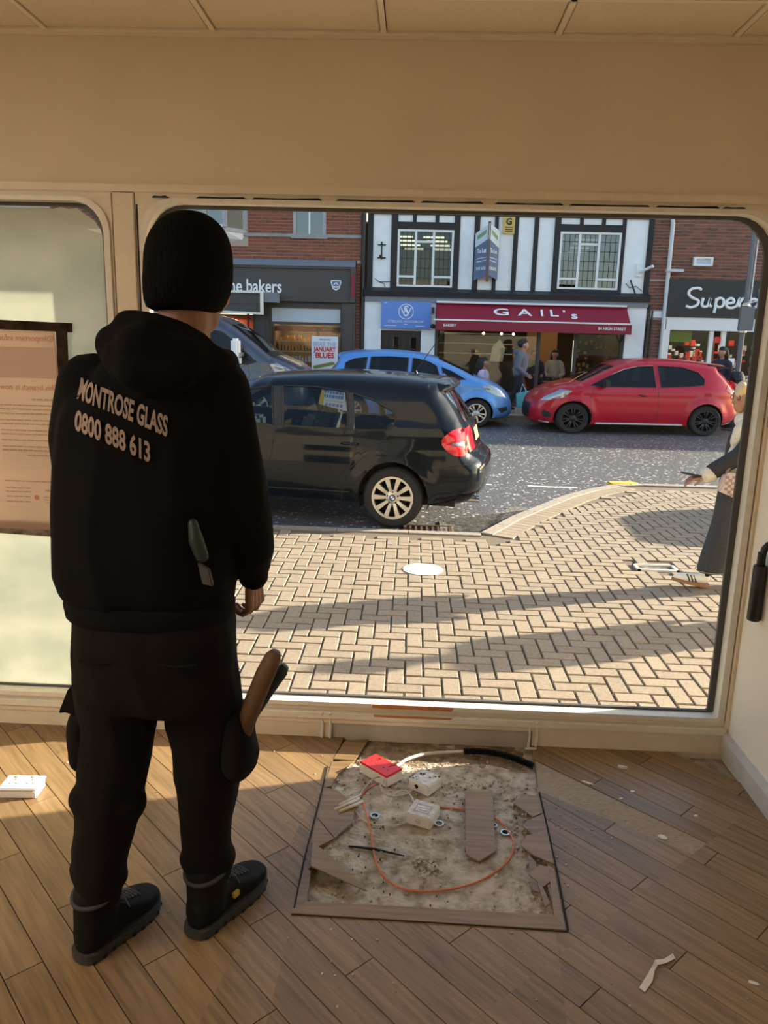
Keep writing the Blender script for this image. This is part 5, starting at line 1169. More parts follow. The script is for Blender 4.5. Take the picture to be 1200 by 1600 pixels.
def handle(car, t, x, z, m, w=.17):
    car.side('handle_recess', [(x-w*.28, z-.035), (x+w*.28, z-.035), (x+w*.33, z), (x+w*.28, z+.03), (x-w*.28, z+.03), (x-w*.33, z)], 'black', t, off=.001, thick=0)
    for sg in (1, -1):
        P = [(x-w/2, z), (x-w*.3, z+.006), (x+w*.3, z+.006), (x+w/2, z)]; h = car.hw(P); off = (.004, .03, .03, .004)
        obj('door_handle', MB().tube([(p[0], sg*(a+o), p[1]) for p, a, o in zip(P, h, off)], .012, 8), m, t, smooth=True, local=True)
# ---- black five-door hatchback at the near kerb, nose to the left
SC = 1.0
bmw = Car(dict(length=4.24, W=.875, profile=[(.42, .23), (.20, .25), (.07, .32), (.01, .42), (0, .55), (.02, .64), (.11, .70), (.16, .80), (.19, .92), (.24, 1.0), (.35, 1.16), (.46, 1.31), (.38, 1.365), (.62, 1.395), (1.0, 1.418), (1.5, 1.425), (2.0, 1.405), (2.35, 1.36), (2.70, 1.20), (3.08, 1.00), (3.5, .94), (3.9, .86), (4.12, .74), (4.22, .58), (4.24, .42), (4.20, .28), (4.02, .21)],
    xr=.86, xf=3.52, wr=.298, ar=.352, sill=.235, rim=.205, taper_r=.75, pr=.20, taper_f=.9, pf=.28, belt=.93, tumble=.36, crease=.80, rnd=.13, crown=.03, softwin=False,
    windows=[[(2.10, .945), (3.02, .975), (2.62, 1.18), (2.40, 1.275), (2.16, 1.315)], [(1.33, .935), (2.0, .945), (2.04, 1.318), (1.70, 1.320), (1.37, 1.285)], [(.93, .945), (1.27, .935), (1.31, 1.272), (1.08, 1.21), (.90, 1.12), (.86, 1.06), (.87, 1.0)]],
    bands=[('!rear_screen:rear_pane', .22, .45, .99, 1.32, 0, .86), ('!windscreen:pane_car', 2.40, 3.04, 1.0, 1.36, 0, .92), ('tail_lamp:lens_red', .1, .235, .74, .97, .60, 1), ('number_plate:yellow_sign', 0, .2, .80, .90, 0, .32)],
    paint='paint_black', glass='pane_car', rimmat='rim_silver', spokes=10, pair=.0, spw=(.013, .027), turn=0, seats=((2.0, 1.24), (1.15, 1.15)), seatmat='seat_grey', cab=(1.0, 2.95), steer=1, roundel=True))
bx_, by_ = -.18, 7.40
t = root('hatchback_car', (bx_+.86, by_+.875, zg(7.6)-.04), 'black hatchback parked at the near kerb with a yellow and blue notice in its window', 'car', rz=pi-radians(8.5), rx=0)
WL[t.name] = Vector((0, 0, 0)); c_, s_ = cos(pi-radians(8.5)), sin(pi-radians(8.5)); t.location = (bx_-(c_*.86-s_*.86), by_+.07-(s_*.86+c_*.86), zg(7.6)-.04)
bmw.build(t)
bmw.side('tail_lamp', cr([(.20, .975), (.30, .965), (.40, .87), (.36, .79), (.27, .73), (.18, .725), (.15, .76), (.17, .88)], .04), 'lens_red', t, off=.008, step=.03, thick=.02)
bmw.side('reversing_strip', [(.16, .855), (.30, .85), (.30, .825), (.15, .82)], 'lens_clear', t, off=.011, step=.03, thick=0)
bmw.line('door_seam', [(2.05, 1.32), (2.06, .94), (2.16, .45), (2.16, .25)], 'black', t); bmw.line('door_seam', [(.86, 1.06), (.90, .92), (1.10, .72), (1.32, .55), (1.38, .42), (1.38, .25)], 'black', t); bmw.line('door_seam', [(3.15, .98), (3.15, .6), (3.05, .25)], 'black', t)
bmw.line('bumper_seam', [(.06, .66), (.30, .62), (.48, .58)], 'black', t); bmw.line('sill_seam', [(1.3, .33), (3.1, .33)], 'black', t, r=.006)
bmw.side('door_pillar', [(2.012, .95), (2.09, .95), (2.15, 1.315), (2.05, 1.318)], 'trim_black', t, off=.002, thick=0); bmw.side('window_bar', [(1.275, .94), (1.325, .94), (1.365, 1.28), (1.315, 1.272)], 'trim_black', t, off=.002, thick=0)
bmw.side('headlamp', [(3.78, .78), (4.02, .80), (4.19, .70), (4.16, .62), (3.95, .64)], 'lens_clear', t, off=.006, step=.04)
handle(bmw, t, 1.30, .80, 'paint_black'); handle(bmw, t, 2.38, .80, 'paint_black'); mirror_unit(bmw, t, 2.95, 1.0, 'paint_black')
t.scale = (1, 1, 1.03)
obj('roof_spoiler', MB().loft([[(x, y, z) for x, z in ((.37, 1.375), (.64, 1.405), (.64, 1.395), (.39, 1.345))] for y in (-.52, -.25, 0, .25, .52)]), 'paint_black', t, local=True, smooth=40)
obj('aerial', MB().tube([(.78, 0, 1.43), (.80, 0, 1.475)], [.02, .014], 8).tube([(.80, 0, 1.47), (.50, 0, 1.90)], [.006, .003], 6), 'black', t, local=True)
obj('exhaust_pipe', MB().lathe([(.035, -.12), (.035, .06), (.03, .06), (.03, -.1)], (.14, .56, .28), 'x', 16), 'chrome', t, local=True)
obj('rear_axle', MB().tube([(.86, -.6, .29), (.86, .6, .29)], .05, 10).box(.45, .70, -.5, .5, .2, .36), 'iron', t, local=True)
nb = MB(); P = [(1.42, 1.13), (1.70, 1.18), (1.67, 1.285), (1.385, 1.265)]
P = [(1.36, 1.10), (1.66, 1.16), (1.64, 1.29), (1.40, 1.275)]
card = bmw.side('window_notice', P, 'poster_white', t, sides=(1,), off=-.016, step=.05, thick=0)[0]
hwn = lambda x, z: float(bmw.hw([(x, z)])[0])
for i, (z0, z1, m_) in enumerate(((1.245, 1.272, 'blue_sign'), (1.205, 1.235, 'blue_sign'), (1.15, 1.157, 'navy_board'), (1.128, 1.150, 'blue_sign'), (1.175, 1.181, 'navy_board'))):
    x = 1.41+.0*i
    while x < 1.60:
        w_ = random.uniform(.012, .03) if i < 2 else .03
        bmw.side('print_mark', [(x, z0+(x-1.4)*.1), (x+w_, z0+(x+w_-1.4)*.1), (x+w_, z1+(x+w_-1.4)*.08), (x, z1+(x-1.4)*.08)], m_, card, sides=(1,), off=-.013, step=.05, thick=0); x += w_+.008
bmw.side('print_band', [(1.61, 1.155), (1.66, 1.165), (1.64, 1.285), (1.605, 1.283)], 'yellow_paint', card, sides=(1,), off=-.013, step=.05, thick=0)
# ---- red three-door hatchback across the street, nose to the left
fs_ = 1.085
fie = Car(dict(length=3.97, W=.86, profile=[(.38, .20), (.14, .24), (.03, .34), (0, .48), (.03, .62), (.075, .78), (.10, .92), (.17, 1.05), (.30, 1.22), (.40, 1.34), (.22, 1.385), (.55, 1.43), (1.0, 1.475), (1.5, 1.485), (1.95, 1.455), (2.28, 1.37), (2.70, 1.17), (3.05, 1.00), (3.35, .93), (3.65, .83), (3.86, .70), (3.95, .55), (3.97, .40), (3.93, .24), (3.72, .18)],
    xr=.62, xf=3.16, wr=.305, ar=.355, sill=.20, rim=.215, taper_r=.7, pr=.22, taper_f=.95, pf=.30, belt=.95, tumble=.38, crease=.86, rnd=.12, crown=.03, softwin=False,
    windows=[[(1.62, .965), (2.55, .955), (2.86, .975), (2.50, 1.16), (2.22, 1.29), (1.95, 1.355), (1.66, 1.375)], [(.70, 1.03), (.98, .995), (1.52, .968), (1.56, 1.378), (1.1, 1.365), (.80, 1.27), (.68, 1.13)]],
    bands=[('!rear_screen:pane_dark', .17, .38, 1.04, 1.33, 0, .8), ('!windscreen:pane_car', 2.34, 3.0, 1.0, 1.37, 0, .92), ('grille:trim_black', 3.9, 4, .28, .55, 0, .6)],
    paint='paint_red', glass='pane_dark', rimmat='rim_black', spokes=14, pair=.07, spw=(.010, .016), turn=.0, seats=((1.75, 1.22), (1.0, 1.15)), seatmat='cabin_dark', cab=(.9, 2.75), steer=1, roundel=False))
ya_ = atan2(-.26, 2.72)
def place(car, x0, y0, x1, sc, flip, name, label, cat, yaw, zoff=0):
    """x0,y0: where the rear (flip) or front near wheel meets the road"""
    t = root(name, (0, 0, 0), label, cat); return t
fie.profile = [((.62-(.62-x)*1.2) if x < .62 else (x if x < 3.16 else 3.16+(x-3.16)*.84), z) for x, z in fie.profile]; x_0 = min(p[0] for p in fie.profile)
fie.bands = [(n, a if a > .5 else .62-(.62-a)*1.2, b if b > .5 else .62-(.62-b)*1.2, *r) if a < 3 else (n, 3.7, 4.1, *r) for n, a, b, *r in fie.bands]; fie.top = cr(fie.profile, .045); fie.topa = np.array(fie.top); fie.length = 3.84
t = root('hatchback_car', (0, 0, 0), 'red three-door hatchback with black wheels parked across the street', 'car')
yaw = pi-atan2(.26, 2.72)*-1
def put(t, car, wheel_local, world, yaw, sc):
    t.scale = sc; t.rotation_euler = (0, 0, yaw)
    c, s_ = cos(yaw), sin(yaw); x, y = wheel_local; WL[t.name] = Vector((0, 0, 0))
    x, y = x*sc[0], y*sc[1]; t.location = (world[0]-(c*x-s_*y), world[1]-(s_*x+c*y), zg(world[1])-.045)
WL[t.name] = Vector((0, 0, 0))
fie.build(t)
put(t, fie, (3.16, .86), (3.17, 15.45), pi+.075, (1.055, 1.05, .985))
fie.side('tail_lamp', [(-.04, 1.05), (.08, 1.12), (.18, 1.08), (.25, .93), (.14, .86), (-.02, .86)], 'lens_red', t, off=.008, step=.03)
fie.side('headlamp', [(3.20, .86), (3.40, .885), (3.66, .74), (3.76, .64), (3.60, .66), (3.35, .72)], 'lens_clear', t, off=.006, step=.03)
fie.side('fog_lamp_trim', [(3.56, .40), (3.70, .46), (3.73, .38), (3.66, .30), (3.56, .32)], 'trim_black', t, off=.004, step=.03, thick=0)
fie.line('door_seam', [(1.59, 1.38), (1.58, .95), (1.55, .5), (1.60, .25)], 'black', t); fie.line('door_seam', [(2.78, .96), (2.86, .7), (2.80, .35), (2.72, .25)], 'black', t); fie.line('shoulder_line', [(1.1, .88), (2.75, .84)], 'maroon_dark', t)
fie.side('sill_strip', [(1.05, .205), (2.72, .205), (2.72, .235), (1.05, .235)], 'white_upvc', t, off=.012, step=.05); fie.side('front_lip', [(3.58, .185), (3.74, .21), (3.74, .235), (3.58, .215)], 'white_upvc', t, off=.010, step=.05)
fie.side('rear_lip', [(.03, .25), (.20, .22), (.20, .24), (.04, .28)], 'white_upvc', t, off=.010, step=.05)
handle(fie, t, 1.85, .80, 'paint_red'); mirror_unit(fie, t, 2.62, .97, 'trim_black'); fie.line('window_chrome', [(1.66, 1.385), (1.95, 1.365), (2.22, 1.30), (2.45, 1.19)], 'chrome', t, r=.007)
obj('roof_spoiler', MB().loft([[(x, y, z) for x, z in ((.12, 1.385), (.55, 1.44), (.55, 1.42), (.14, 1.35))] for y in (-.58, -.3, 0, .3, .58)]), 'trim_black', t, local=True, smooth=40)
fie.side('filler_cap', [(.62+.075*cos(a), .80+.075*sin(a)) for a in np.linspace(0, 2*pi, 17)[:-1]], 'paint_red', t, sides=(1,), off=.003, step=.04)
obj('aerial', MB().tube([(.9, .0, 1.48), (.65, .0, 1.75)], [.008, .004], 6), 'black', t, local=True)
# ---- blue hatchback across the street, nose to the right
note = Car(dict(length=4.0, W=.85, profile=[(.38, .22), (.14, .26), (.02, .38), (0, .55), (.04, .72), (.08, .92), (.18, 1.08), (.34, 1.30), (.38, 1.40), (.34, 1.455), (.52, 1.50), (.9, 1.545), (1.5, 1.555), (2.0, 1.52), (2.4, 1.43), (2.85, 1.24), (3.22, 1.06), (3.5, .97), (3.75, .84), (3.92, .68), (3.99, .50), (4.0, .38), (3.95, .25), (3.75, .19)],
    xr=.68, xf=3.27, wr=.305, ar=.35, sill=.21, rim=.205, taper_r=.7, pr=.2, taper_f=.9, pf=.30, belt=.98, tumble=.34, crease=.88, rnd=.12, crown=.03, softwin=False,
    windows=[[(1.88, .99), (2.50, 1.0), (2.42, 1.28), (2.25, 1.37), (2.05, 1.42), (1.92, 1.435)], [(1.00, .99), (1.80, .99), (1.83, 1.44), (1.4, 1.455), (1.05, 1.435)], [(.50, 1.12), (.92, 1.0), (.98, 1.43), (.70, 1.39), (.52, 1.30)], [(2.58, 1.0), (3.02, 1.02), (2.75, 1.17), (2.52, 1.26)]],
    bands=[('!rear_screen:pane_dark', .16, .36, 1.06, 1.38, 0, .8), ('!windscreen:pane_car', 2.45, 3.2, 1.06, 1.44, 0, .92), ('tail_lamp:lens_red', 0, .30, .92, 1.3, .82, 1), ('grille:trim_black', 3.93, 4.1, .30, .45, 0, .6)],
    paint='paint_blue', glass='pane_dark', rimmat='rim_silver', spokes=10, pair=.09, spw=(.013, .022), turn=.0, seats=((1.85, 1.28), (1.05, 1.25)), seatmat='seat_grey', cab=(.9, 2.8), steer=-1, roundel=False))
t = root('hatchback_car', (0, 0, 0), 'light blue hatchback parked behind the black one, facing right', 'car'); WL[t.name] = Vector((0, 0, 0))
note.build(t); put(t, note, (3.27, -.85), (1.29, 15.95), -.02, (.995, .97, .955))
note.side('tail_lamp', [(.06, .95), (.24, .95), (.30, 1.10), (.20, 1.10), (.10, 1.02)], 'lens_red', t, off=.008, step=.03)
note.side('headlamp', [(3.35, .90), (3.55, .93), (3.80, .78), (3.90, .66), (3.70, .68), (3.48, .78)], 'lens_clear', t, off=.006, step=.03)
note.line('door_seam', [(1.84, 1.44), (1.84, .9), (1.86, .3)], 'navy_board', t); note.line('door_seam', [(2.9, .98), (2.92, .6), (2.84, .3)], 'navy_board', t); note.line('door_seam', [(1.0, 1.0), (1.05, .8), (1.15, .6)], 'navy_board', t)
handle(note, t, 1.98, .90, 'paint_blue'); mirror_unit(note, t, 2.56, 1.02, 'paint_blue'); note.side('fog_lamp_trim', [(3.70, .42), (3.90, .46), (3.92, .38), (3.8, .32)], 'trim_black', t, off=.004, step=.03, thick=0)
# ---- dark van at left, nose to the right
van = Car(dict(length=5.0, W=.98, profile=[(.3, .30), (.05, .36), (0, .60), (0, 1.2), (.03, 1.75), (.12, 1.96), (.5, 2.0), (1.5, 2.03), (2.5, 2.03), (3.1, 1.98), (3.42, 1.86), (3.85, 1.58), (4.22, 1.31), (4.45, 1.22), (4.75, 1.10), (4.92, .95), (4.98, .75), (5.0, .50), (4.96, .33), (4.75, .27)],
    xr=.95, xf=4.05, wr=.34, ar=.40, sill=.30, rim=.21, taper_r=.5, pr=.05, taper_f=1.0, pf=.22, belt=1.12, tumble=.16, crease=.95, rnd=.12, crown=.03, softwin=False,
    windows=[[(2.72, 1.20), (3.72, 1.14), (3.96, 1.22), (3.55, 1.55), (3.30, 1.72), (2.78, 1.76)]],
    bands=[('!windscreen:pane_car', 3.46, 4.24, 1.28, 1.85, 0, .92), ('wiper_cowl:trim_black', 4.2, 4.36, 1.2, 1.33, 0, .9), ('grille:trim_black', 4.9, 5.1, .5, .85, 0, .7)],
    paint='paint_van', glass='pane_car', rimmat='rim_silver', spokes=5, pair=.0, spw=(.03, .03), turn=.0, seats=((2.95, 1.62),), seatmat='cabin_dark', cab=(2.6, 4.05), steer=-1, roundel=False))
t = root('van', (0, 0, 0), 'dark blue grey van with a white mirror, parked behind the person in the beanie', 'van'); WL[t.name] = Vector((0, 0, 0))
van.build(t); put(t, van, (4.98, -.8), (-2.24, 15.75), -.03, (1, 1, 1.05))
van.side('headlamp', [(4.30, 1.13), (4.44, 1.16), (4.72, 1.03), (4.88, .88), (4.62, .86), (4.40, .98)], 'lens_clear', t, off=.006, step=.03)
van.line('door_seam', [(2.66, 1.95), (2.66, .4)], 'black', t); van.line('door_seam', [(3.86, 1.15), (3.90, .9), (3.60, .45)], 'black', t); van.line('side_rub', [(2.7, .80), (4.5, .80)], 'trim_black', t, r=.012)
van.side('mirror_sail', [(3.72, 1.145), (3.95, 1.22), (4.06, 1.17), (3.80, 1.10)], 'trim_black', t, off=.003, thick=0)
for sg in (1, -1):
    y = float(van.hw([(3.72, 1.3)])[0]); o = obj('door_mirror', MB().box(3.58, 3.74, sg*(y+.10), sg*(y+.33), 1.22, 1.60).box(3.60, 3.80, sg*(y+.12), sg*(y+.3), 1.14, 1.22), 'white_upvc', t, local=True, bev=.04, smooth=40); obj('mirror_arm', MB().box(3.62, 3.72, sg*(y-.03), sg*(y+.12), 1.18, 1.24), 'white_upvc', o, local=True); obj('repeater', MB().box(3.74, 3.80, sg*(y+.12), sg*(y+.28), 1.27, 1.34), 'lens_clear', o, local=True)
# ================================================================ PEOPLE
def folds(sx, sy, sz, amp, seed=0.0):
    def f(co):
        v = noise.noise((co.x*sx+seed, co.y*sy+seed, co.z*sz)); w = noise.noise((co.x*sx*2.3+seed, co.y*sy*2.3, co.z*sz*2.1+seed))
        return amp*((1-abs(v)*2.2)*.9+w*.5-.2)
    return f
def ell(cx, cy, z, rx, ry, n=28, p=2.3):
    return [(cx+rx*math.copysign(abs(cos(a))**(2/p), cos(a)), cy+ry*math.copysign(abs(sin(a))**(2/p), sin(a)), z) for a in np.linspace(0, 2*pi, n+1)[:-1]]
def hand(name, wrist, d, palm_n, m, parent, L=.18, curl=(.5, .6, .6, .7), thumb=1, voxel=.003):
    """palm and five fingers; d: wrist to knuckles, palm_n: out of the palm; thumb side = thumb*cross(d, palm_n)"""
    d = Vector(d).normalized(); n = Vector(palm_n); n = (n-d*n.dot(d)).normalized(); s_ = d.cross(n)*thumb; w = Vector(wrist); q = MB(); k = L/.18
    for t in (-.03, -.01, .01, .03): q.caps(w+s_*t*.6*k, .014*k, w+d*.085*k+s_*t*k, .0125*k, 10)
    for i, t in enumerate((.032, .011, -.011, -.031)):
        base = w+d*.088*k+s_*t*k; ln = (.040, .045, .042, .033)[i]*k; a = 0; p = base; r = .0092*k
        for j, f in enumerate((1.0, .62, .48)):
            a += curl[i]*(1.0 if j else .8); dd = d*cos(a)+n*sin(a); p2 = p+dd*ln*f; q.caps(p, r, p2, r*.9, 9); p = p2; r *= .9
    b = w+d*.025*k+s_*.032*k; dd = (d*.75+s_*.55+n*.35).normalized(); p = b+dd*.042*k; q.caps(b, .0125*k, p, .0105*k, 10); dd = (d*.9+n*.45+s_*.05).normalized(); q.caps(p, .0105*k, p+dd*.034*k, .0085*k, 10)
    q.caps(w-d*.06*k, .026*k, w+d*.005*k, .024*k, 12, .75, n)
    return obj(name, q.remesh(voxel*max(k, .7), 3), m, parent, True)
def head(q, c, r, face, ears=True):
    """skull, jaw, nose, ears; c centre, face = facing direction"""
    c = Vector(c); f = Vector(face).normalized(); s_ = Vector((0, 0, 1)).cross(f).normalized(); u_ = f.cross(s_)
    P = lambda a, b, h: c+f*a*r+s_*b*r+u_*h*r
    q.caps(P(-.12, 0, .18), r*.86, P(.06, 0, .15), r*.80, 16); q.caps(P(.18, 0, -.05), r*.66, P(.36, 0, -.62), r*.36, 14)
    q.caps(P(.30, .28, -.15), r*.42, P(.30, -.28, -.15), r*.42, 12); q.caps(P(.74, 0, .0), r*.10, P(.92, 0, -.24), r*.14, 8); q.caps(P(.66, 0, .16), r*.12, P(.74, 0, .02), r*.1, 8)
    q.caps(P(.70, .10, -.5), r*.09, P(.70, -.10, -.5), r*.09, 8); q.caps(P(.62, .32, .18), r*.10, P(.66, .05, .20), r*.1, 8); q.caps(P(.62, -.32, .18), r*.10, P(.66, -.05, .20), r*.1, 8)
    for sg in ((1, -1) if ears else ()): q.caps(P(-.05, sg*.80, .12), r*.13, P(-.02, sg*.76, -.20), r*.09, 8)
    return P
# ---------------------------------------------------------------- the glazier, seen from behind
t = root('person', (-.66, 1.80, 0), 'person in black beanie, hoodie and cargo trousers standing with back to the room', 'person')
FD = Vector((.45, .89, 0)).normalized()                        # looks out to the right
q = MB(); HC = Vector((-.535, 1.86, 1.715)); P = head(q, HC, .113, FD, False)
q.caps((-.565, 1.835, 1.52), .072, (-.545, 1.85, 1.66), .062, 16); q.caps((-.60, 1.83, 1.50), .07, (-.50, 1.84, 1.50), .07)
body = obj('body', q.remesh(.006, 4), 'skin', t, True)
# beanie with a folded cuff
bn = MB(); rings = []
for z, rx, ry, dx in ((1.650, .080, .100, -.014), (1.672, .093, .113, -.007), (1.725, .102, .119, .000), (1.742, .100, .116, .002), (1.78, .1005, .115, .003), (1.815, .094, .107, .005), (1.845, .079, .091, .007), (1.868, .053, .063, .009), (1.880, .024, .029, .010)):
    rings.append(ell(HC.x+dx-.001, HC.y-.012, z+.0, rx, ry, 44, 2.1))
rings = [[(x, y, z-(.022 if i < 3 else .01)*((y-HC.y)/-.12)*(-.35)) for x, y, z in r] for i, r in enumerate(rings)]
bn.loft(rings); bo = obj('beanie', bn, 'knit', t, True); bo.modifiers.new('sub', 'SUBSURF').levels = 1; bo.modifiers['sub'].render_levels = 1
# hoodie: torso, sleeves, hood in one cloth surface
q = MB(); rows = [(.955, -.845, -.432, 1.80, .122), (.985, -.862, -.43, 1.80, .14), (1.03, -.872, -.43, 1.80, .15), (1.10, -.868, -.43, 1.80, .15), (1.2, -.86, -.43, 1.80, .147), (1.3, -.855, -.425, 1.805, .145), (1.4, -.842, -.42, 1.81, .14), (1.46, -.815, -.43, 1.82, .13), (1.51, -.765, -.455, 1.825, .112), (1.555, -.70, -.49, 1.83, .095), (1.60, -.66, -.52, 1.835, .08)]
q.loft([ell((a+b)/2, yc, z, (b-a)/2, dy, 28) for z, a, b, yc, dy in rows])
q.chain([(-.765, 1.82, 1.475), (-.812, 1.83, 1.35), (-.820, 1.86, 1.17)], [.080, .074, .066]); q.chain([(-.822, 1.86, 1.17), (-.76, 2.03, 1.10), (-.69, 2.07, 1.12)], [.066, .052, .044])
q.chain([(-.475, 1.82, 1.475), (-.442, 1.825, 1.34), (-.415, 1.825, 1.20), (-.400, 1.85, 1.085), (-.402, 1.88, 1.035)], [.085, .074, .072, .060, .048])
hd = MB()
q.chain([(-.68, 1.80, 1.555), (-.665, 1.735, 1.580), (-.60, 1.69, 1.575), (-.51, 1.72, 1.55), (-.455, 1.80, 1.535), (-.46, 1.88, 1.54)], [.042, .048, .052, .048, .042, .03])
q.chain([(-.675, 1.80, 1.61), (-.645, 1.745, 1.628), (-.58, 1.725, 1.618), (-.50, 1.765, 1.580), (-.468, 1.84, 1.555)], [.030, .034, .034, .034, .026])
q.chain([(-.645, 1.70, 1.55), (-.60, 1.675, 1.525), (-.52, 1.70, 1.525)], [.045, .045, .04]); q.chain([(-.61, 1.68, 1.525), (-.59, 1.685, 1.50)], [.04, .028])
q.chain([(-.675, 1.80, 1.62), (-.665, 1.78, 1.632)], [.03, .022])
hb = q.remesh(.0085, 5, .5, folds(7, 9, 2.6, .0065, 3.1))
hood_mesh = hb.bm.copy()
ho = obj('hoodie', hb, 'hoodie', t, True)
hem = MB(); hem.loft([ell((a+b)/2, 1.80, z, (b-a)/2, dy, 40) for z, a, b, dy in ((.915, -.838, -.437, .128), (.925, -.846, -.432, .134), (.955, -.850, -.430, .137), (.972, -.846, -.434, .132))]); obj('hem_band', hem, 'hoodie', ho, True)
cf = MB(); cf.caps((-.402, 1.885, 1.03), .043, (-.401, 1.895, 1.0), .039, 16); obj('cuff', cf, 'hoodie', ho, True)
# the print on the back, laid on the cloth
bvh = BVHTree.FromBMesh(hood_mesh)
def back_print(body, size, x0, z0, x1, z1, sx, arc):
    bm = text_bm(body, size, bold=.032, ext=0, sx=sx, res=3); xs = [v.co.x for v in bm.verts]; a, b = min(xs), max(xs)
    bmesh.ops.triangulate(bm, faces=bm.faces); bmesh.ops.subdivide_edges(bm, edges=[e for e in bm.edges if e.calc_length() > .012], cuts=2)
    bmesh.ops.triangulate(bm, faces=bm.faces)
    for v in bm.verts:
        u_ = (v.co.x-a)/(b-a); x = x0+(x1-x0)*(u_**.93); zc = z0+(z1-z0)*u_+arc*4*u_*(1-u_)
        z = zc+v.co.y*(1-.0*u_)-(v.co.x*0)
        h = bvh.ray_cast(Vector((x, 1.2, z)), Vector((0, 1, 0)))[0]; v.co = Vector((x, (h.y if h else 1.7)-.006, z))
    obj('back_print', bm, 'print_beige', ho)
back_print('MONTROSE GLASS', .060, -.758, 1.478, -.540, 1.402, .62, .004)
back_print('0800 888 613', .060, -.755, 1.410, -.578, 1.345, .62, .003)
# trousers
q = MB()
q.loft([ell((a+b)/2, y, z, (b-a)/2, dy, 24) for z, a, b, y, dy in ((.97, -.825, -.445, 1.80, .12), (.90, -.835, -.43, 1.80, .135), (.82, -.838, -.425, 1.80, .14), (.74, -.838, -.420, 1.80, .135), (.69, -.835, -.416, 1.80, .12))])
q.chain([(-.733, 1.79, .76), (-.735, 1.785, .62), (-.752, 1.765, .46), (-.772, 1.745, .32), (-.786, 1.735, .225), (-.790, 1.735, .165)], [.105, .098, .086, .074, .066, .060])
q.chain([(-.522, 1.80, .76), (-.512, 1.815, .62), (-.516, 1.83, .46), (-.527, 1.85, .32), (-.530, 1.855, .22), (-.526, 1.86, .155)], [.105, .099, .086, .070, .066, .060])
q.chain([(-.80, 1.74, .44), (-.775, 1.73, .38)], [.05, .05]); q.chain([(-.70, 1.74, .43), (-.71, 1.76, .40)], [.045, .04])
q.chain([(-.76, 1.735, .215), (-.81, 1.73, .225)], [.05, .05]); q.chain([(-.50, 1.85, .20), (-.55, 1.84, .20)], [.05, .05])
tr = obj('trousers', q.remesh(.0085, 4, .5, folds(8, 8, 5, .006, 9.0)), 'trouser', t, True)
pk = MB(); pk.chain([(-.428, 1.80, .64), (-.424, 1.80, .53)], [.045, .05], sq=1.6, sqdir=(0, 1, 0)); obj('cargo_pocket', pk.remesh(.007, 4, .5, folds(12, 12, 10, .004, 2)), 'trouser', tr, True)
pk = MB(); pk.chain([(-.815, 1.78, .63), (-.818, 1.78, .54)], [.04, .042], sq=1.6, sqdir=(0, 1, 0)); obj('cargo_pocket', pk.remesh(.007, 4, .5, folds(12, 12, 10, .004, 5)), 'trouser', tr, True)
obj('pocket_flap', MB().prism([(-.868, .665), (-.838, .735), (-.815, .735), (-.815, .655), (-.845, .675)], 1.74, 1.80), 'trouser', tr, bev=.004)
for sg, x0, x1 in ((-1, -.77, -.68), (1, -.585, -.49)): obj('pocket_seam', MB().tube([(x0, 1.667, .845), ((x0+x1)/2, 1.66, .842), (x1, 1.667, .846)], .003, 5), 'trouser', tr)
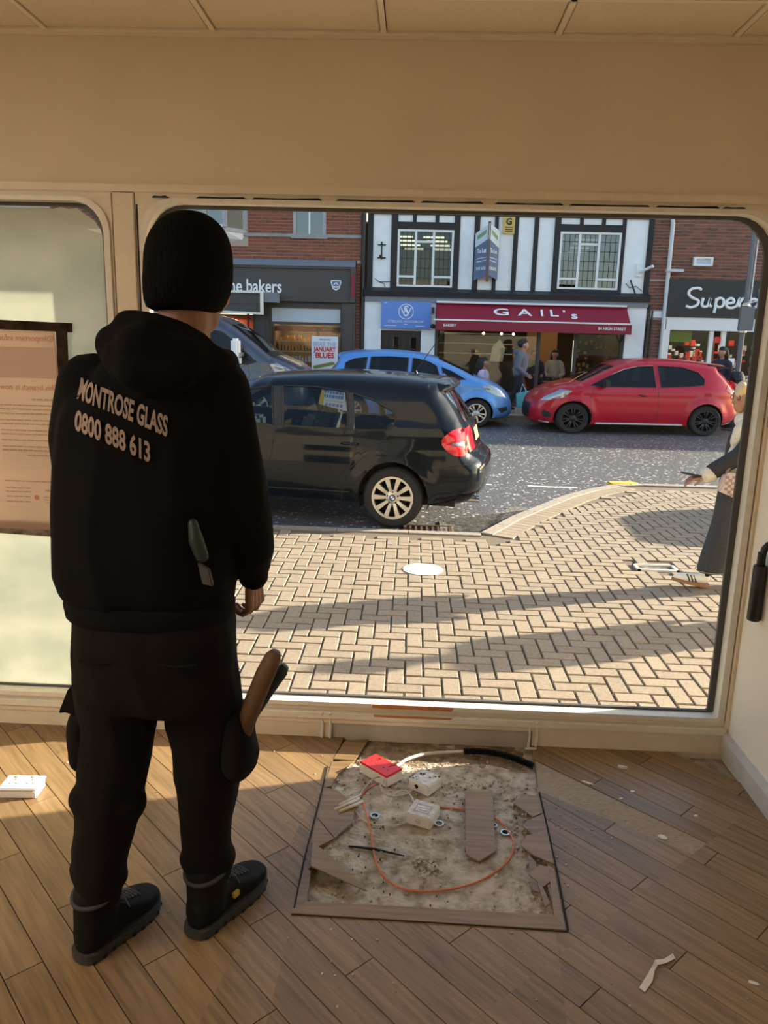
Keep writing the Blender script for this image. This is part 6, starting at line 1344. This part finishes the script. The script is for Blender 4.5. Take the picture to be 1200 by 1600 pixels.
# boots
def boot(heel, d, L, ankle_top, lean):
    d = Vector((*d, 0)).normalized(); s_ = Vector((d.y, -d.x, 0)); h = Vector((*heel, 0))
    def ring(tt, w, z0, z1, n=16): return [h+d*(L*tt)+s_*(w*math.copysign(abs(cos(a))**.8, cos(a)))+Vector((0, 0, (z0+z1)/2+(z1-z0)/2*math.copysign(abs(sin(a))**.8, sin(a)))) for a in np.linspace(0, 2*pi, n+1)[:-1]]
    q = MB(); q.loft([ring(tt, w, .02, z1) for tt, w, z1 in ((0.015, .020, .085), (.05, .036, .105), (.16, .042, .125), (.30, .044, .125), (.45, .046, .115), (.58, .050, .095), (.72, .053, .08), (.85, .048, .068), (.95, .033, .058), (.995, .012, .045))])
    a = h+d*(L*.24)
    q.caps(a+Vector((0, 0, .06)), .049, ankle_top, .056, 16); q.caps(a-d*.02+Vector((0, 0, .06)), .046, Vector(ankle_top)-d*.012, .052, 16)
    b = obj('boot', q.remesh(.006, 4), 'boot_leather', t, True)
    so = MB(); n = 40; ol = []
    for k in range(n+1):
        u_ = k/n; w = .044*(.25+.75*sqrt(max(0, 1-(1-min(u_/.13, 1))**2)))*(1 if u_ < .3 else 1+.28*math.sin((u_-.3)/.7*pi))*(1 if u_ < .75 else sqrt(max(0, 1-((u_-.75)/.25)**2))*.98+.02); ol.append((u_, w))
    pts = [h+d*(L*(u_*1.03-.015))+s_*w for u_, w in ol]+[h+d*(L*(u_*1.03-.015))-s_*w for u_, w in ol[::-1]]
    so.prism([(p.x, p.y) for p in pts], 0.0, .027, 'z'); obj('sole', so, 'boot_sole', b, bev=.004)
    for k in range(9):
        u_ = .06+.11*k
        for sg in (1, -1):
            w = np.interp(u_, [o[0] for o in ol], [o[1] for o in ol]); c = h+d*(L*u_)+s_*sg*(w+.001); rr = Matrix.Rotation(atan2(d.y, d.x), 3, 'Z'); obj('tread_notch', MB().box(c.x-.005, c.x+.005, c.y-.002, c.y+.002, .0, .009, rr, c), 'black', b)
    top = Vector(ankle_top)
    co = MB(); R_ = [top+d*(.060*cos(a_)-.004)+s_*.056*sin(a_)+Vector((0, 0, .006+.012*cos(a_))) for a_ in np.linspace(0, 2*pi, 25)]; co.tube(R_, .0065, 8, cap=False); obj('padded_collar', co, 'boot_sole', b, True)
    la = MB(); bm2 = bmesh.new(); bm2.from_mesh(b.data); bmesh.ops.translate(bm2, verts=bm2.verts, vec=WL[b.name]); tree = BVHTree.FromBMesh(bm2); bm2.free()
    def on(u_, e, up=.003):
        c = h+d*(L*u_)+s_*e; hit = tree.ray_cast(Vector((c.x, c.y, .145)), Vector((0, 0, -1)))[0]
        return Vector((c.x, c.y, (hit.z if hit else .10)+up))
    for k in range(6):
        u_ = .43+.045*k
        for sg in (1, -1): la.tube([on(u_, -.026*sg), on(u_+.012, -.012*sg, .005), on(u_+.024, .002*sg, .006), on(u_+.036, .026*sg)], .0024, 5)
    for sg in (1, -1): la.tube([on(.43, 0, .006), on(.45, .02*sg, .014), on(.48, .036*sg, .012), on(.50, .042*sg, .002)], .0024, 5); la.tube([on(.43, 0, .006), on(.40, .02*sg, .02), on(.38, .03*sg, .016), on(.41, .012*sg, .008)], .0024, 5)
    obj('laces', la, 'lace', b); return b, h, d, s_
b1, *_ = boot((-.822, 1.668), (.44, .90), .275, (-.792, 1.733, .165), 0)
b2, h, d, s_ = boot((-.556, 1.772), (.47, .88), .30, (-.528, 1.845, .16), 0)
c = h+d*.125+s_*.050+Vector((0, 0, .075)); obj('yellow_label', MB().box(c.x-.012, c.x+.012, c.y-.006, c.y+.006, c.z-.008, c.z+.008, Matrix.Rotation(atan2(d.y, d.x), 3, 'Z'), c), 'tag_yellow', b2, bev=.002)
hand('hand', (-.403, 1.90, .995), (.03, .14, -1), (-.9, .35, 0), 'skin', body, .165, (.75, .85, .95, 1.0), thumb=1)
hand('hand', (-.655, 2.07, 1.12), (1, .15, .05), (0, -.3, -1), 'skin', body, .17, (.5, .6, .6, .6), thumb=-1)
obj('glove_cuff', MB().prism([(-.478, 1.10), (-.452, 1.085), (-.443, 1.045), (-.468, 1.05)], 1.655, 1.668), 'grey_tag', ho, bev=.002)
gl = MB(); gl.chain([(-.488, 1.665, 1.19), (-.480, 1.66, 1.15), (-.468, 1.66, 1.115)], [.012, .018, .016]); obj('side_print', gl.remesh(.005, 2), 'handle_green', ho, True)
# tools in the thigh pocket
hm = root('hammer', (-.39, 1.80, .62), 'worn wooden tool handle sticking out of the cargo pocket', 'tool')
q = MB(); q.tube([(-.405, 1.77, .62), (-.380, 1.765, .70), (-.345, 1.76, .79), (-.325, 1.758, .835), (-.318, 1.757, .85)], [.021, .024, .024, .021, .012], 14, sq=(1, 1)); obj('handle', q, 'handle_wood', hm, True)
hm2 = root('pry_bar', (-.38, 1.83, .62), 'dark green round tool handle behind the wooden one in the pocket', 'tool')
obj('handle', MB().tube([(-.400, 1.82, .63), (-.35, 1.83, .715), (-.318, 1.835, .765), (-.308, 1.836, .778)], [.015, .017, .018, .011], 14), 'handle_green', hm2, True)
# ---------------------------------------------------------------- walking woman outside, half behind the jamb
G = zg(5.8)
t = root('person', (2.5, 5.8, G), 'person walking left in black coat with cream fleece trim, holding a phone', 'person')
q = MB(); P = head(q, (2.44, 5.82, 1.255), .105, (-1, -.25, 0)); q.caps((2.53, 5.85, 1.05), .06, (2.50, 5.84, 1.18), .055)
wb = obj('body', q.remesh(.008, 4), 'skin', t, True)
hr = MB(); hr.caps((2.50, 5.84, 1.30), .112, (2.47, 5.83, 1.295), .110); hr.chain([(2.40, 5.78, 1.335), (2.375, 5.77, 1.30)], [.045, .03]); hr.chain([(2.50, 5.76, 1.30), (2.48, 5.74, 1.17), (2.44, 5.75, 1.11)], [.06, .05, .03]); hr.chain([(2.58, 5.84, 1.28), (2.60, 5.84, 1.10)], [.085, .07]); hr.chain([(2.50, 5.92, 1.3), (2.48, 5.94, 1.12)], [.06, .04])
mat('hair_blonde', (.62, .46, .26), .55, var=.4, vs=40, stretch=(3, 3, .6)); mat('fleece', (.72, .66, .56), .95, var=.3, vs=50, bump=.8, bs=120); mat('coat_black', (.016, .016, .018), .7, bump=.2, bs=120); mat('denim_dark', (.035, .037, .042), .8, var=.2, vs=30, bump=.2, bs=200)
obj('hair', hr.remesh(.010, 3, .5, folds(14, 14, 5, .006)), 'hair_blonde', wb, True)
for sg in (.42, -.30): obj('glasses', MB().tube([tuple(Vector(P(.80, sg, .10))+Vector((0, .022*cos(a), .017*sin(a)))) for a in np.linspace(0, 2*pi, 17)], .003, 5), 'hair_dark', wb)
q = MB(); q.loft([ell(cx_, 5.84, z, rx, ry, 20) for z, cx_, rx, ry in ((.66, 2.53, .16, .22), (.80, 2.53, .155, .21), (.95, 2.54, .16, .21), (1.03, 2.55, .135, .20), (1.09, 2.54, .09, .13))])
q.chain([(2.50, 5.68, 1.0), (2.38, 5.63, .86), (2.19, 5.68, .71)], [.075, .068, .055]); q.chain([(2.56, 6.02, 1.0), (2.62, 6.06, .80), (2.55, 6.05, .62)], [.075, .065, .05])
ct = obj('coat', q.remesh(.012, 4, .5, folds(6, 6, 3, .006)), 'coat_black', t, True)
fz = MB(); fz.chain([(2.44, 5.75, 1.085), (2.395, 5.72, 1.03), (2.375, 5.72, .95)], [.045, .05, .045]); fz.chain([(2.385, 5.72, .90), (2.365, 5.72, .80), (2.39, 5.72, .72)], [.045, .06, .045]); obj('fleece_trim', fz.remesh(.01, 3), 'fleece', ct, True)
obj('fleece_cuff', MB().chain([(2.215, 5.675, .725), (2.175, 5.68, .70)], [.058, .062]).remesh(.008, 3), 'fleece', ct, True)
fz = MB(); fz.caps((2.44, 5.80, 1.10), .065, (2.53, 5.84, 1.10), .075); obj('fleece_collar', fz.remesh(.01, 3), 'fleece', ct, True)
q = MB(); q.chain([(2.46, 5.80, .66), (2.42, 5.79, .34), (2.34, 5.80, -.05)], [.13, .115, .105]); q.chain([(2.62, 5.90, .66), (2.75, 5.92, .3), (2.90, 5.92, .0)], [.12, .11, .10]); q.caps((2.5, 5.82, .66), .14, (2.6, 5.88, .66), .13)
q.remesh(.012, 4, .5, folds(6, 6, 1.5, .006, 4))
for v in q.bm.verts:
    if v.co.z < -.07: v.co.z = -.07+.1*(v.co.z+.07)
dn = obj('trousers', q, 'denim_dark', t, 40)
obj('hem_stitch', MB().tube([(2.335+.112*cos(a), 5.80+.112*sin(a), -.058) for a in np.linspace(0, 2*pi, 25)], .003, 5), 'kerb', dn)
def trainer(heel, d, pitch, lab):
    q = MB(); h = Vector(heel); d = Vector(d); d.normalize(); s2 = Vector((d.y, -d.x, 0)).normalized(); u2 = s2.cross(d)*1
    if u2.z < 0: u2 = -u2
    Pp = lambda a, b, c_: h+d*a+s2*b+u2*c_
    q.chain([Pp(.04, 0, .065), Pp(.10, 0, .055), Pp(.18, 0, .042), Pp(.245, 0, .032)], [.040, .040, .038, .026]); q.caps(Pp(.05, 0, .06), .038, Pp(.06, 0, .10), .036)
    o = obj('trainer', q.remesh(.007, 3), 'white_plastic', t, True)
    mat('gum_sole', (.30, .16, .07), .7); so = MB(); so.loft([[Pp(a, s3*w, z) for s3, z in ((-1, 0), (1, 0), (1, .026), (-1, .026))] for a, w in ((-.005, .022), (.03, .040), (.10, .040), (.18, .046), (.24, .036), (.275, .012))]); obj('sole', so, 'gum_sole', o, bev=.004)
    for k in range(3): obj('stripe', MB().tube([Pp(.10+.025*k, -.040, .03), Pp(.115+.025*k, -.036, .055), Pp(.13+.025*k, -.026, .078)], .0055, 5), 'coat_black', o); obj('stripe', MB().tube([Pp(.10+.025*k, .040, .03), Pp(.115+.025*k, .036, .055), Pp(.13+.025*k, .026, .078)], .0055, 5), 'coat_black', o)
    obj('sock', MB().chain([Pp(.05, 0, .09), Vector((h.x+.03, h.y, h.z+.20))], [.035, .042]).remesh(.01, 2), 'coat_black', o, True)
trainer((2.325, 5.80, G+.005), (-1, .12, .16), 0, ''); trainer((3.02, 5.92, G+.06), (-1, .05, -.25), 0, '')
hand('hand', (2.15, 5.68, .69), (-1, 0, -.25), (0, .2, -1), 'skin', wb, .17, (.35, .5, .6, .6), thumb=1, voxel=.004)
ph = MB().box(1.99, 2.13, 5.64, 5.71, .700, .709, Matrix.Rotation(radians(8), 3, 'Y'), (2.06, 5.68, .70)); tag(obj('phone', ph, 'hair_dark', bev=.003), 'thin phone held flat in the hand of the person in the fleece-trimmed coat', 'phone')
bg_ = root('shoulder_bag', (2.36, 5.62, .52), 'pink and brown chequered shoulder bag at the hip of the person in the fleece-trimmed coat', 'bag')
mat('check_pink', (.55, .46, .44), .6); mat('check_brown', (.30, .20, .17), .6)
bp = MB(); bp.prism([(2.235, .60), (2.27, .735), (2.50, .74), (2.53, .56), (2.40, .535)], 5.57, 5.64); bgm = obj('bag_body', bp, 'check_pink', bg_, bev=.012)
cells_ = MB()
for i in range(12):
    for j in range(9):
        x, z = 2.245+.024*i, .545+.0215*j
        if (i+j) % 2 == 0 and pip(np.array([[x+.012, z+.01]]), [(2.25, .605), (2.28, .72), (2.49, .725), (2.515, .57), (2.40, .55)])[0]: cells_.box(x, x+.024, 5.5675, 5.5695, z, z+.0215)
obj('check_pattern', cells_, 'check_brown', bgm); obj('strap', MB().tube([(2.28, 5.60, .73), (2.40, 5.62, .95), (2.52, 5.70, 1.07)], .010, 6), 'check_brown', bg_, True)
# ---------------------------------------------------------------- people across the street
def small_person(name_, base, H, face, skinm, hairm, topm, legm, label, arms, legs, hair=None, hood=False, torso_lean=(0, 0), seat=0.0, sleeves=None):
    x, y, z = base; t = root('person', base, label, 'person'); k = H/1.72; f = Vector((*face, 0)).normalized(); s_ = Vector((f.y, -f.x, 0))
    W_ = lambda a, b, c_: Vector((x, y, z))+f*a*k+s_*b*k+Vector((0, 0, (c_-seat)*k))
    lx, ly = torso_lean; q = MB(); P = head(q, W_(lx+.03, 0, 1.58), .108*k, f); q.caps(W_(lx*.8, 0, 1.36), .06*k, W_(lx+.01, 0, 1.5), .055*k)
    b = obj('body', q.remesh(.016, 3), skinm, t, True)
    hq = MB(); hq.caps(W_(lx-.035, 0, 1.625), .108*k, W_(lx+.025, 0, 1.662), .082*k)
    if hair: hq.chain([W_(lx-.07, 0, 1.62), W_(lx-.10, .0, 1.5), W_(lx-.11, 0, hair)], [.10*k, .10*k, .08*k]); hq.chain([W_(lx-.02, .09, 1.6), W_(lx-.05, .1, 1.45)], [.04*k, .04*k]); hq.chain([W_(lx-.02, -.09, 1.6), W_(lx-.05, -.1, 1.45)], [.04*k, .04*k])
    obj('hair', hq.remesh(.016, 2, .5, folds(12, 12, 6, .006)), hairm, b, True)
    q = MB(); q.caps(W_(0, -.09, .95), .14*k, W_(0, .09, .95), .14*k, sq=.8); q.chain([W_(0, 0, .95), W_(lx*.5, 0, 1.15), W_(lx*.9, 0, 1.30)], [.155*k, .16*k, .15*k]); q.caps(W_(lx, -.13, 1.35), .085*k, W_(lx, .13, 1.35), .085*k)
    for a in arms: q.chain([W_(*p) for p in a[:-1]], [.075*k, .062*k, .05*k][:len(a)-1])
    if hood: q.chain([W_(lx-.08, -.1, 1.42), W_(lx-.16, 0, 1.44), W_(lx-.08, .1, 1.42)], [.055*k, .07*k, .055*k])
    obj('top', q.remesh(.018, 3, .5, folds(7, 7, 4, .008)), topm, t, True)
    q = MB()
    for l in legs: q.chain([W_(*p) for p in l], [.105*k, .085*k, .06*k])
    lg = obj('trousers', q.remesh(.018, 3, .5, folds(7, 7, 4, .006)), legm, t, True)
    for l in legs: e = W_(*l[-1]); obj('shoe', MB().caps(e-f*.03*k+Vector((0, 0, -.03)), .045*k, e+f*.15*k+Vector((0, 0, -.04)), .038*k).remesh(.014, 2), 'hair_dark', t, True)
    for a in arms:
        w0, w1 = W_(*a[-2]), W_(*a[-1]); dd = (w1-w0)
        hand('hand', w0+dd*.2, dd, s_*-1 if a[0][1] > 0 else s_, skinm, b, .16*k, (.5, .55, .6, .6), 1, .006)
    return t, W_
mat('skin_tan', (.42, .22, .14), .5); mat('grey_hoodie', (.13, .14, .16), .9); mat('pink_shirt', (.66, .50, .66), .85); mat('navy_top', (.02, .022, .04), .85); mat('jean_dark', (.018, .02, .028), .85); mat('teal_bag', (.16, .55, .56), .6); mat('tan_top', (.42, .32, .24), .9)
GF = zg(18.2)+.08
small_person('p', (2.40, 18.1, GF), 1.66, (1, -.25), 'skin_tan', 'hair_dark', 'grey_hoodie', 'jean_dark', 'person in grey hoodie walking past the red awning, carrying a turquoise bag',
    [[(0.02, .20, 1.33), (-.02, .26, 1.08), (.20, .22, .90), (.30, .20, .84)], [(.02, -.20, 1.33), (-.10, -.25, 1.08), (.02, -.24, .85), (.05, -.24, .76)]], [[(0, .09, .92), (.14, .09, .52), (.20, .09, .09)], [(0, -.09, .92), (-.05, -.09, .5), (-.24, -.09, .12)]], hood=True, torso_lean=(.06, 0))
tb = root('carrier_bag', (2.47, 17.88, .22), 'turquoise paper carrier bag hanging from the hand of the person in grey hoodie', 'bag')
obj('bag_body', MB().prism([(2.33, .52), (2.66, .60), (2.70, .28), (2.36, .20)], 17.82, 17.93), 'teal_bag', tb, bev=.01); obj('bag_handle', MB().tube([(2.42, 17.87, .54), (2.47, 17.87, .74), (2.56, 17.87, .57)], .010, 6), 'white_letter', tb, True)
small_person('p', (1.60, 18.35, GF), 1.62, (1, -.35), 'skin_tan', 'hair_dark', 'pink_shirt', 'jean_dark', 'person in a lilac shirt seated outside behind the blue car',
    [[(0, .19, 1.32), (.06, .25, 1.08), (.26, .15, 1.0), (.34, .10, 1.0)], [(0, -.19, 1.32), (.06, -.25, 1.08), (.26, -.18, 1.0), (.34, -.12, 1.0)]], [[(0, .10, .90), (.40, .12, .88), (.42, .12, .50)], [(0, -.10, .90), (.40, -.12, .88), (.42, -.12, .50)]], hair=1.28, seat=.42)
tb = root('cafe_chair', (1.62, 18.35, GF), 'dark cafe chair under the person in the lilac shirt', 'chair')
obj('seat', B(1.38, 1.80, 18.17, 18.55, GF+.40, GF+.44), 'shop_dark', tb); obj('backrest', B(1.30, 1.34, 18.15, 18.55, GF+.5, GF+.80), 'shop_dark', tb)
for a in (1.40, 1.78):
    for b_ in (18.18, 18.52): obj('leg', B(a-.018, a+.018, b_-.018, b_+.018, GF, GF+.4), 'shop_dark', tb)
small_person('p', (6.93, 18.0, GF), 1.60, (-.8, -.6), 'skin_tan', 'hair_dark', 'navy_top', 'jean_dark', 'person in navy top standing outside the script lettered shop, behind the red car',
    [[(0, .19, 1.33), (.02, .26, 1.08), (.20, .16, 1.05), (.28, .10, 1.10)], [(0, -.19, 1.33), (-.03, -.25, 1.06), (.04, -.25, .82), (.05, -.25, .74)]], [[(0, .09, .92), (.02, .09, .5), (0, .09, .1)], [(0, -.09, .92), (.02, -.09, .5), (.0, -.09, .1)]], hair=1.36)
tb = root('handbag', (7.14, 17.85, GF+.35), 'black handbag hanging beside the person in navy behind the red car', 'bag'); obj('bag_body', B(7.02, 7.22, 17.78, 17.90, GF+.40, GF+.68), 'black', tb, bev=.02); obj('bag_handle', MB().tube([(7.06, 17.84, GF+.67), (7.12, 17.84, GF+.80), (7.18, 17.84, GF+.67)], .008, 6), 'black', tb, True)
for i, (x, topm, lab, fc) in enumerate(((3.10, 'navy_top', 'person in black seated inside the awning bakery, left of the one in beige', (.25, -1)), (3.62, 'tan_top', 'person in beige seated inside the awning bakery', (-.3, -1)))):
    small_person('p', (x, YF+1.0, .08), 1.62, fc, 'skin_tan', 'hair_dark', topm, 'jean_dark', lab, [[(0, .19, 1.32), (.06, .25, 1.08), (.24, .15, 1.02), (.32, .10, 1.02)], [(0, -.19, 1.32), (.06, -.25, 1.08), (.24, -.18, 1.02), (.32, -.12, 1.02)]], [[(0, .10, .90), (.30, .12, .88), (.30, .12, .50)], [(0, -.10, .90), (.30, -.12, .88), (.30, -.12, .50)]], hair=1.4 if i else None, seat=.20)
tb = root('cafe_table', (3.36, YF+.30, 0), 'small wooden table before the two people seated inside the awning bakery', 'table'); obj('table_top', MB().lathe([(.12, .70), (.12, .73)], (3.36, YF+.30, 0), 'z', 20), 'wood_warm', tb); obj('pedestal', MB().lathe([(.09, 0), (.09, .03), (.02, .05), (.02, .70)], (3.36, YF+.30, 0), 'z', 12), 'black', tb)
tb = root('bench', (3.38, YF+.95, 0), 'red upholstered bench under the two people inside the awning bakery', 'bench'); obj('seat', B(2.9, 3.85, YF+1.0, YF+1.4, .0, .50), 'maroon', tb, bev=.02); obj('backrest', B(2.9, 3.85, YF+1.4, YF+1.48, .0, 1.0), 'maroon', tb, bev=.02)
# second pedestrian, walking just outside the picture: its shade crosses the blocks
GP = zg(5.4)
small_person('p', (4.05, 5.45, GP), 1.66, (-1, 0), 'skin_tan', 'hair_dark', 'navy_top', 'jean_dark', 'person in navy walking beyond the right jamb, only the shadow on the paving in view',
    [[(0, .19, 1.33), (-.1, .25, 1.08), (.06, .25, .86), (.1, .25, .78)], [(0, -.19, 1.33), (.1, -.25, 1.08), (.24, -.25, .88), (.3, -.25, .82)]], [[(0, .09, .92), (.20, .09, .52), (.30, .09, .09)], [(0, -.09, .92), (-.08, -.09, .5), (-.34, -.09, .14)]])
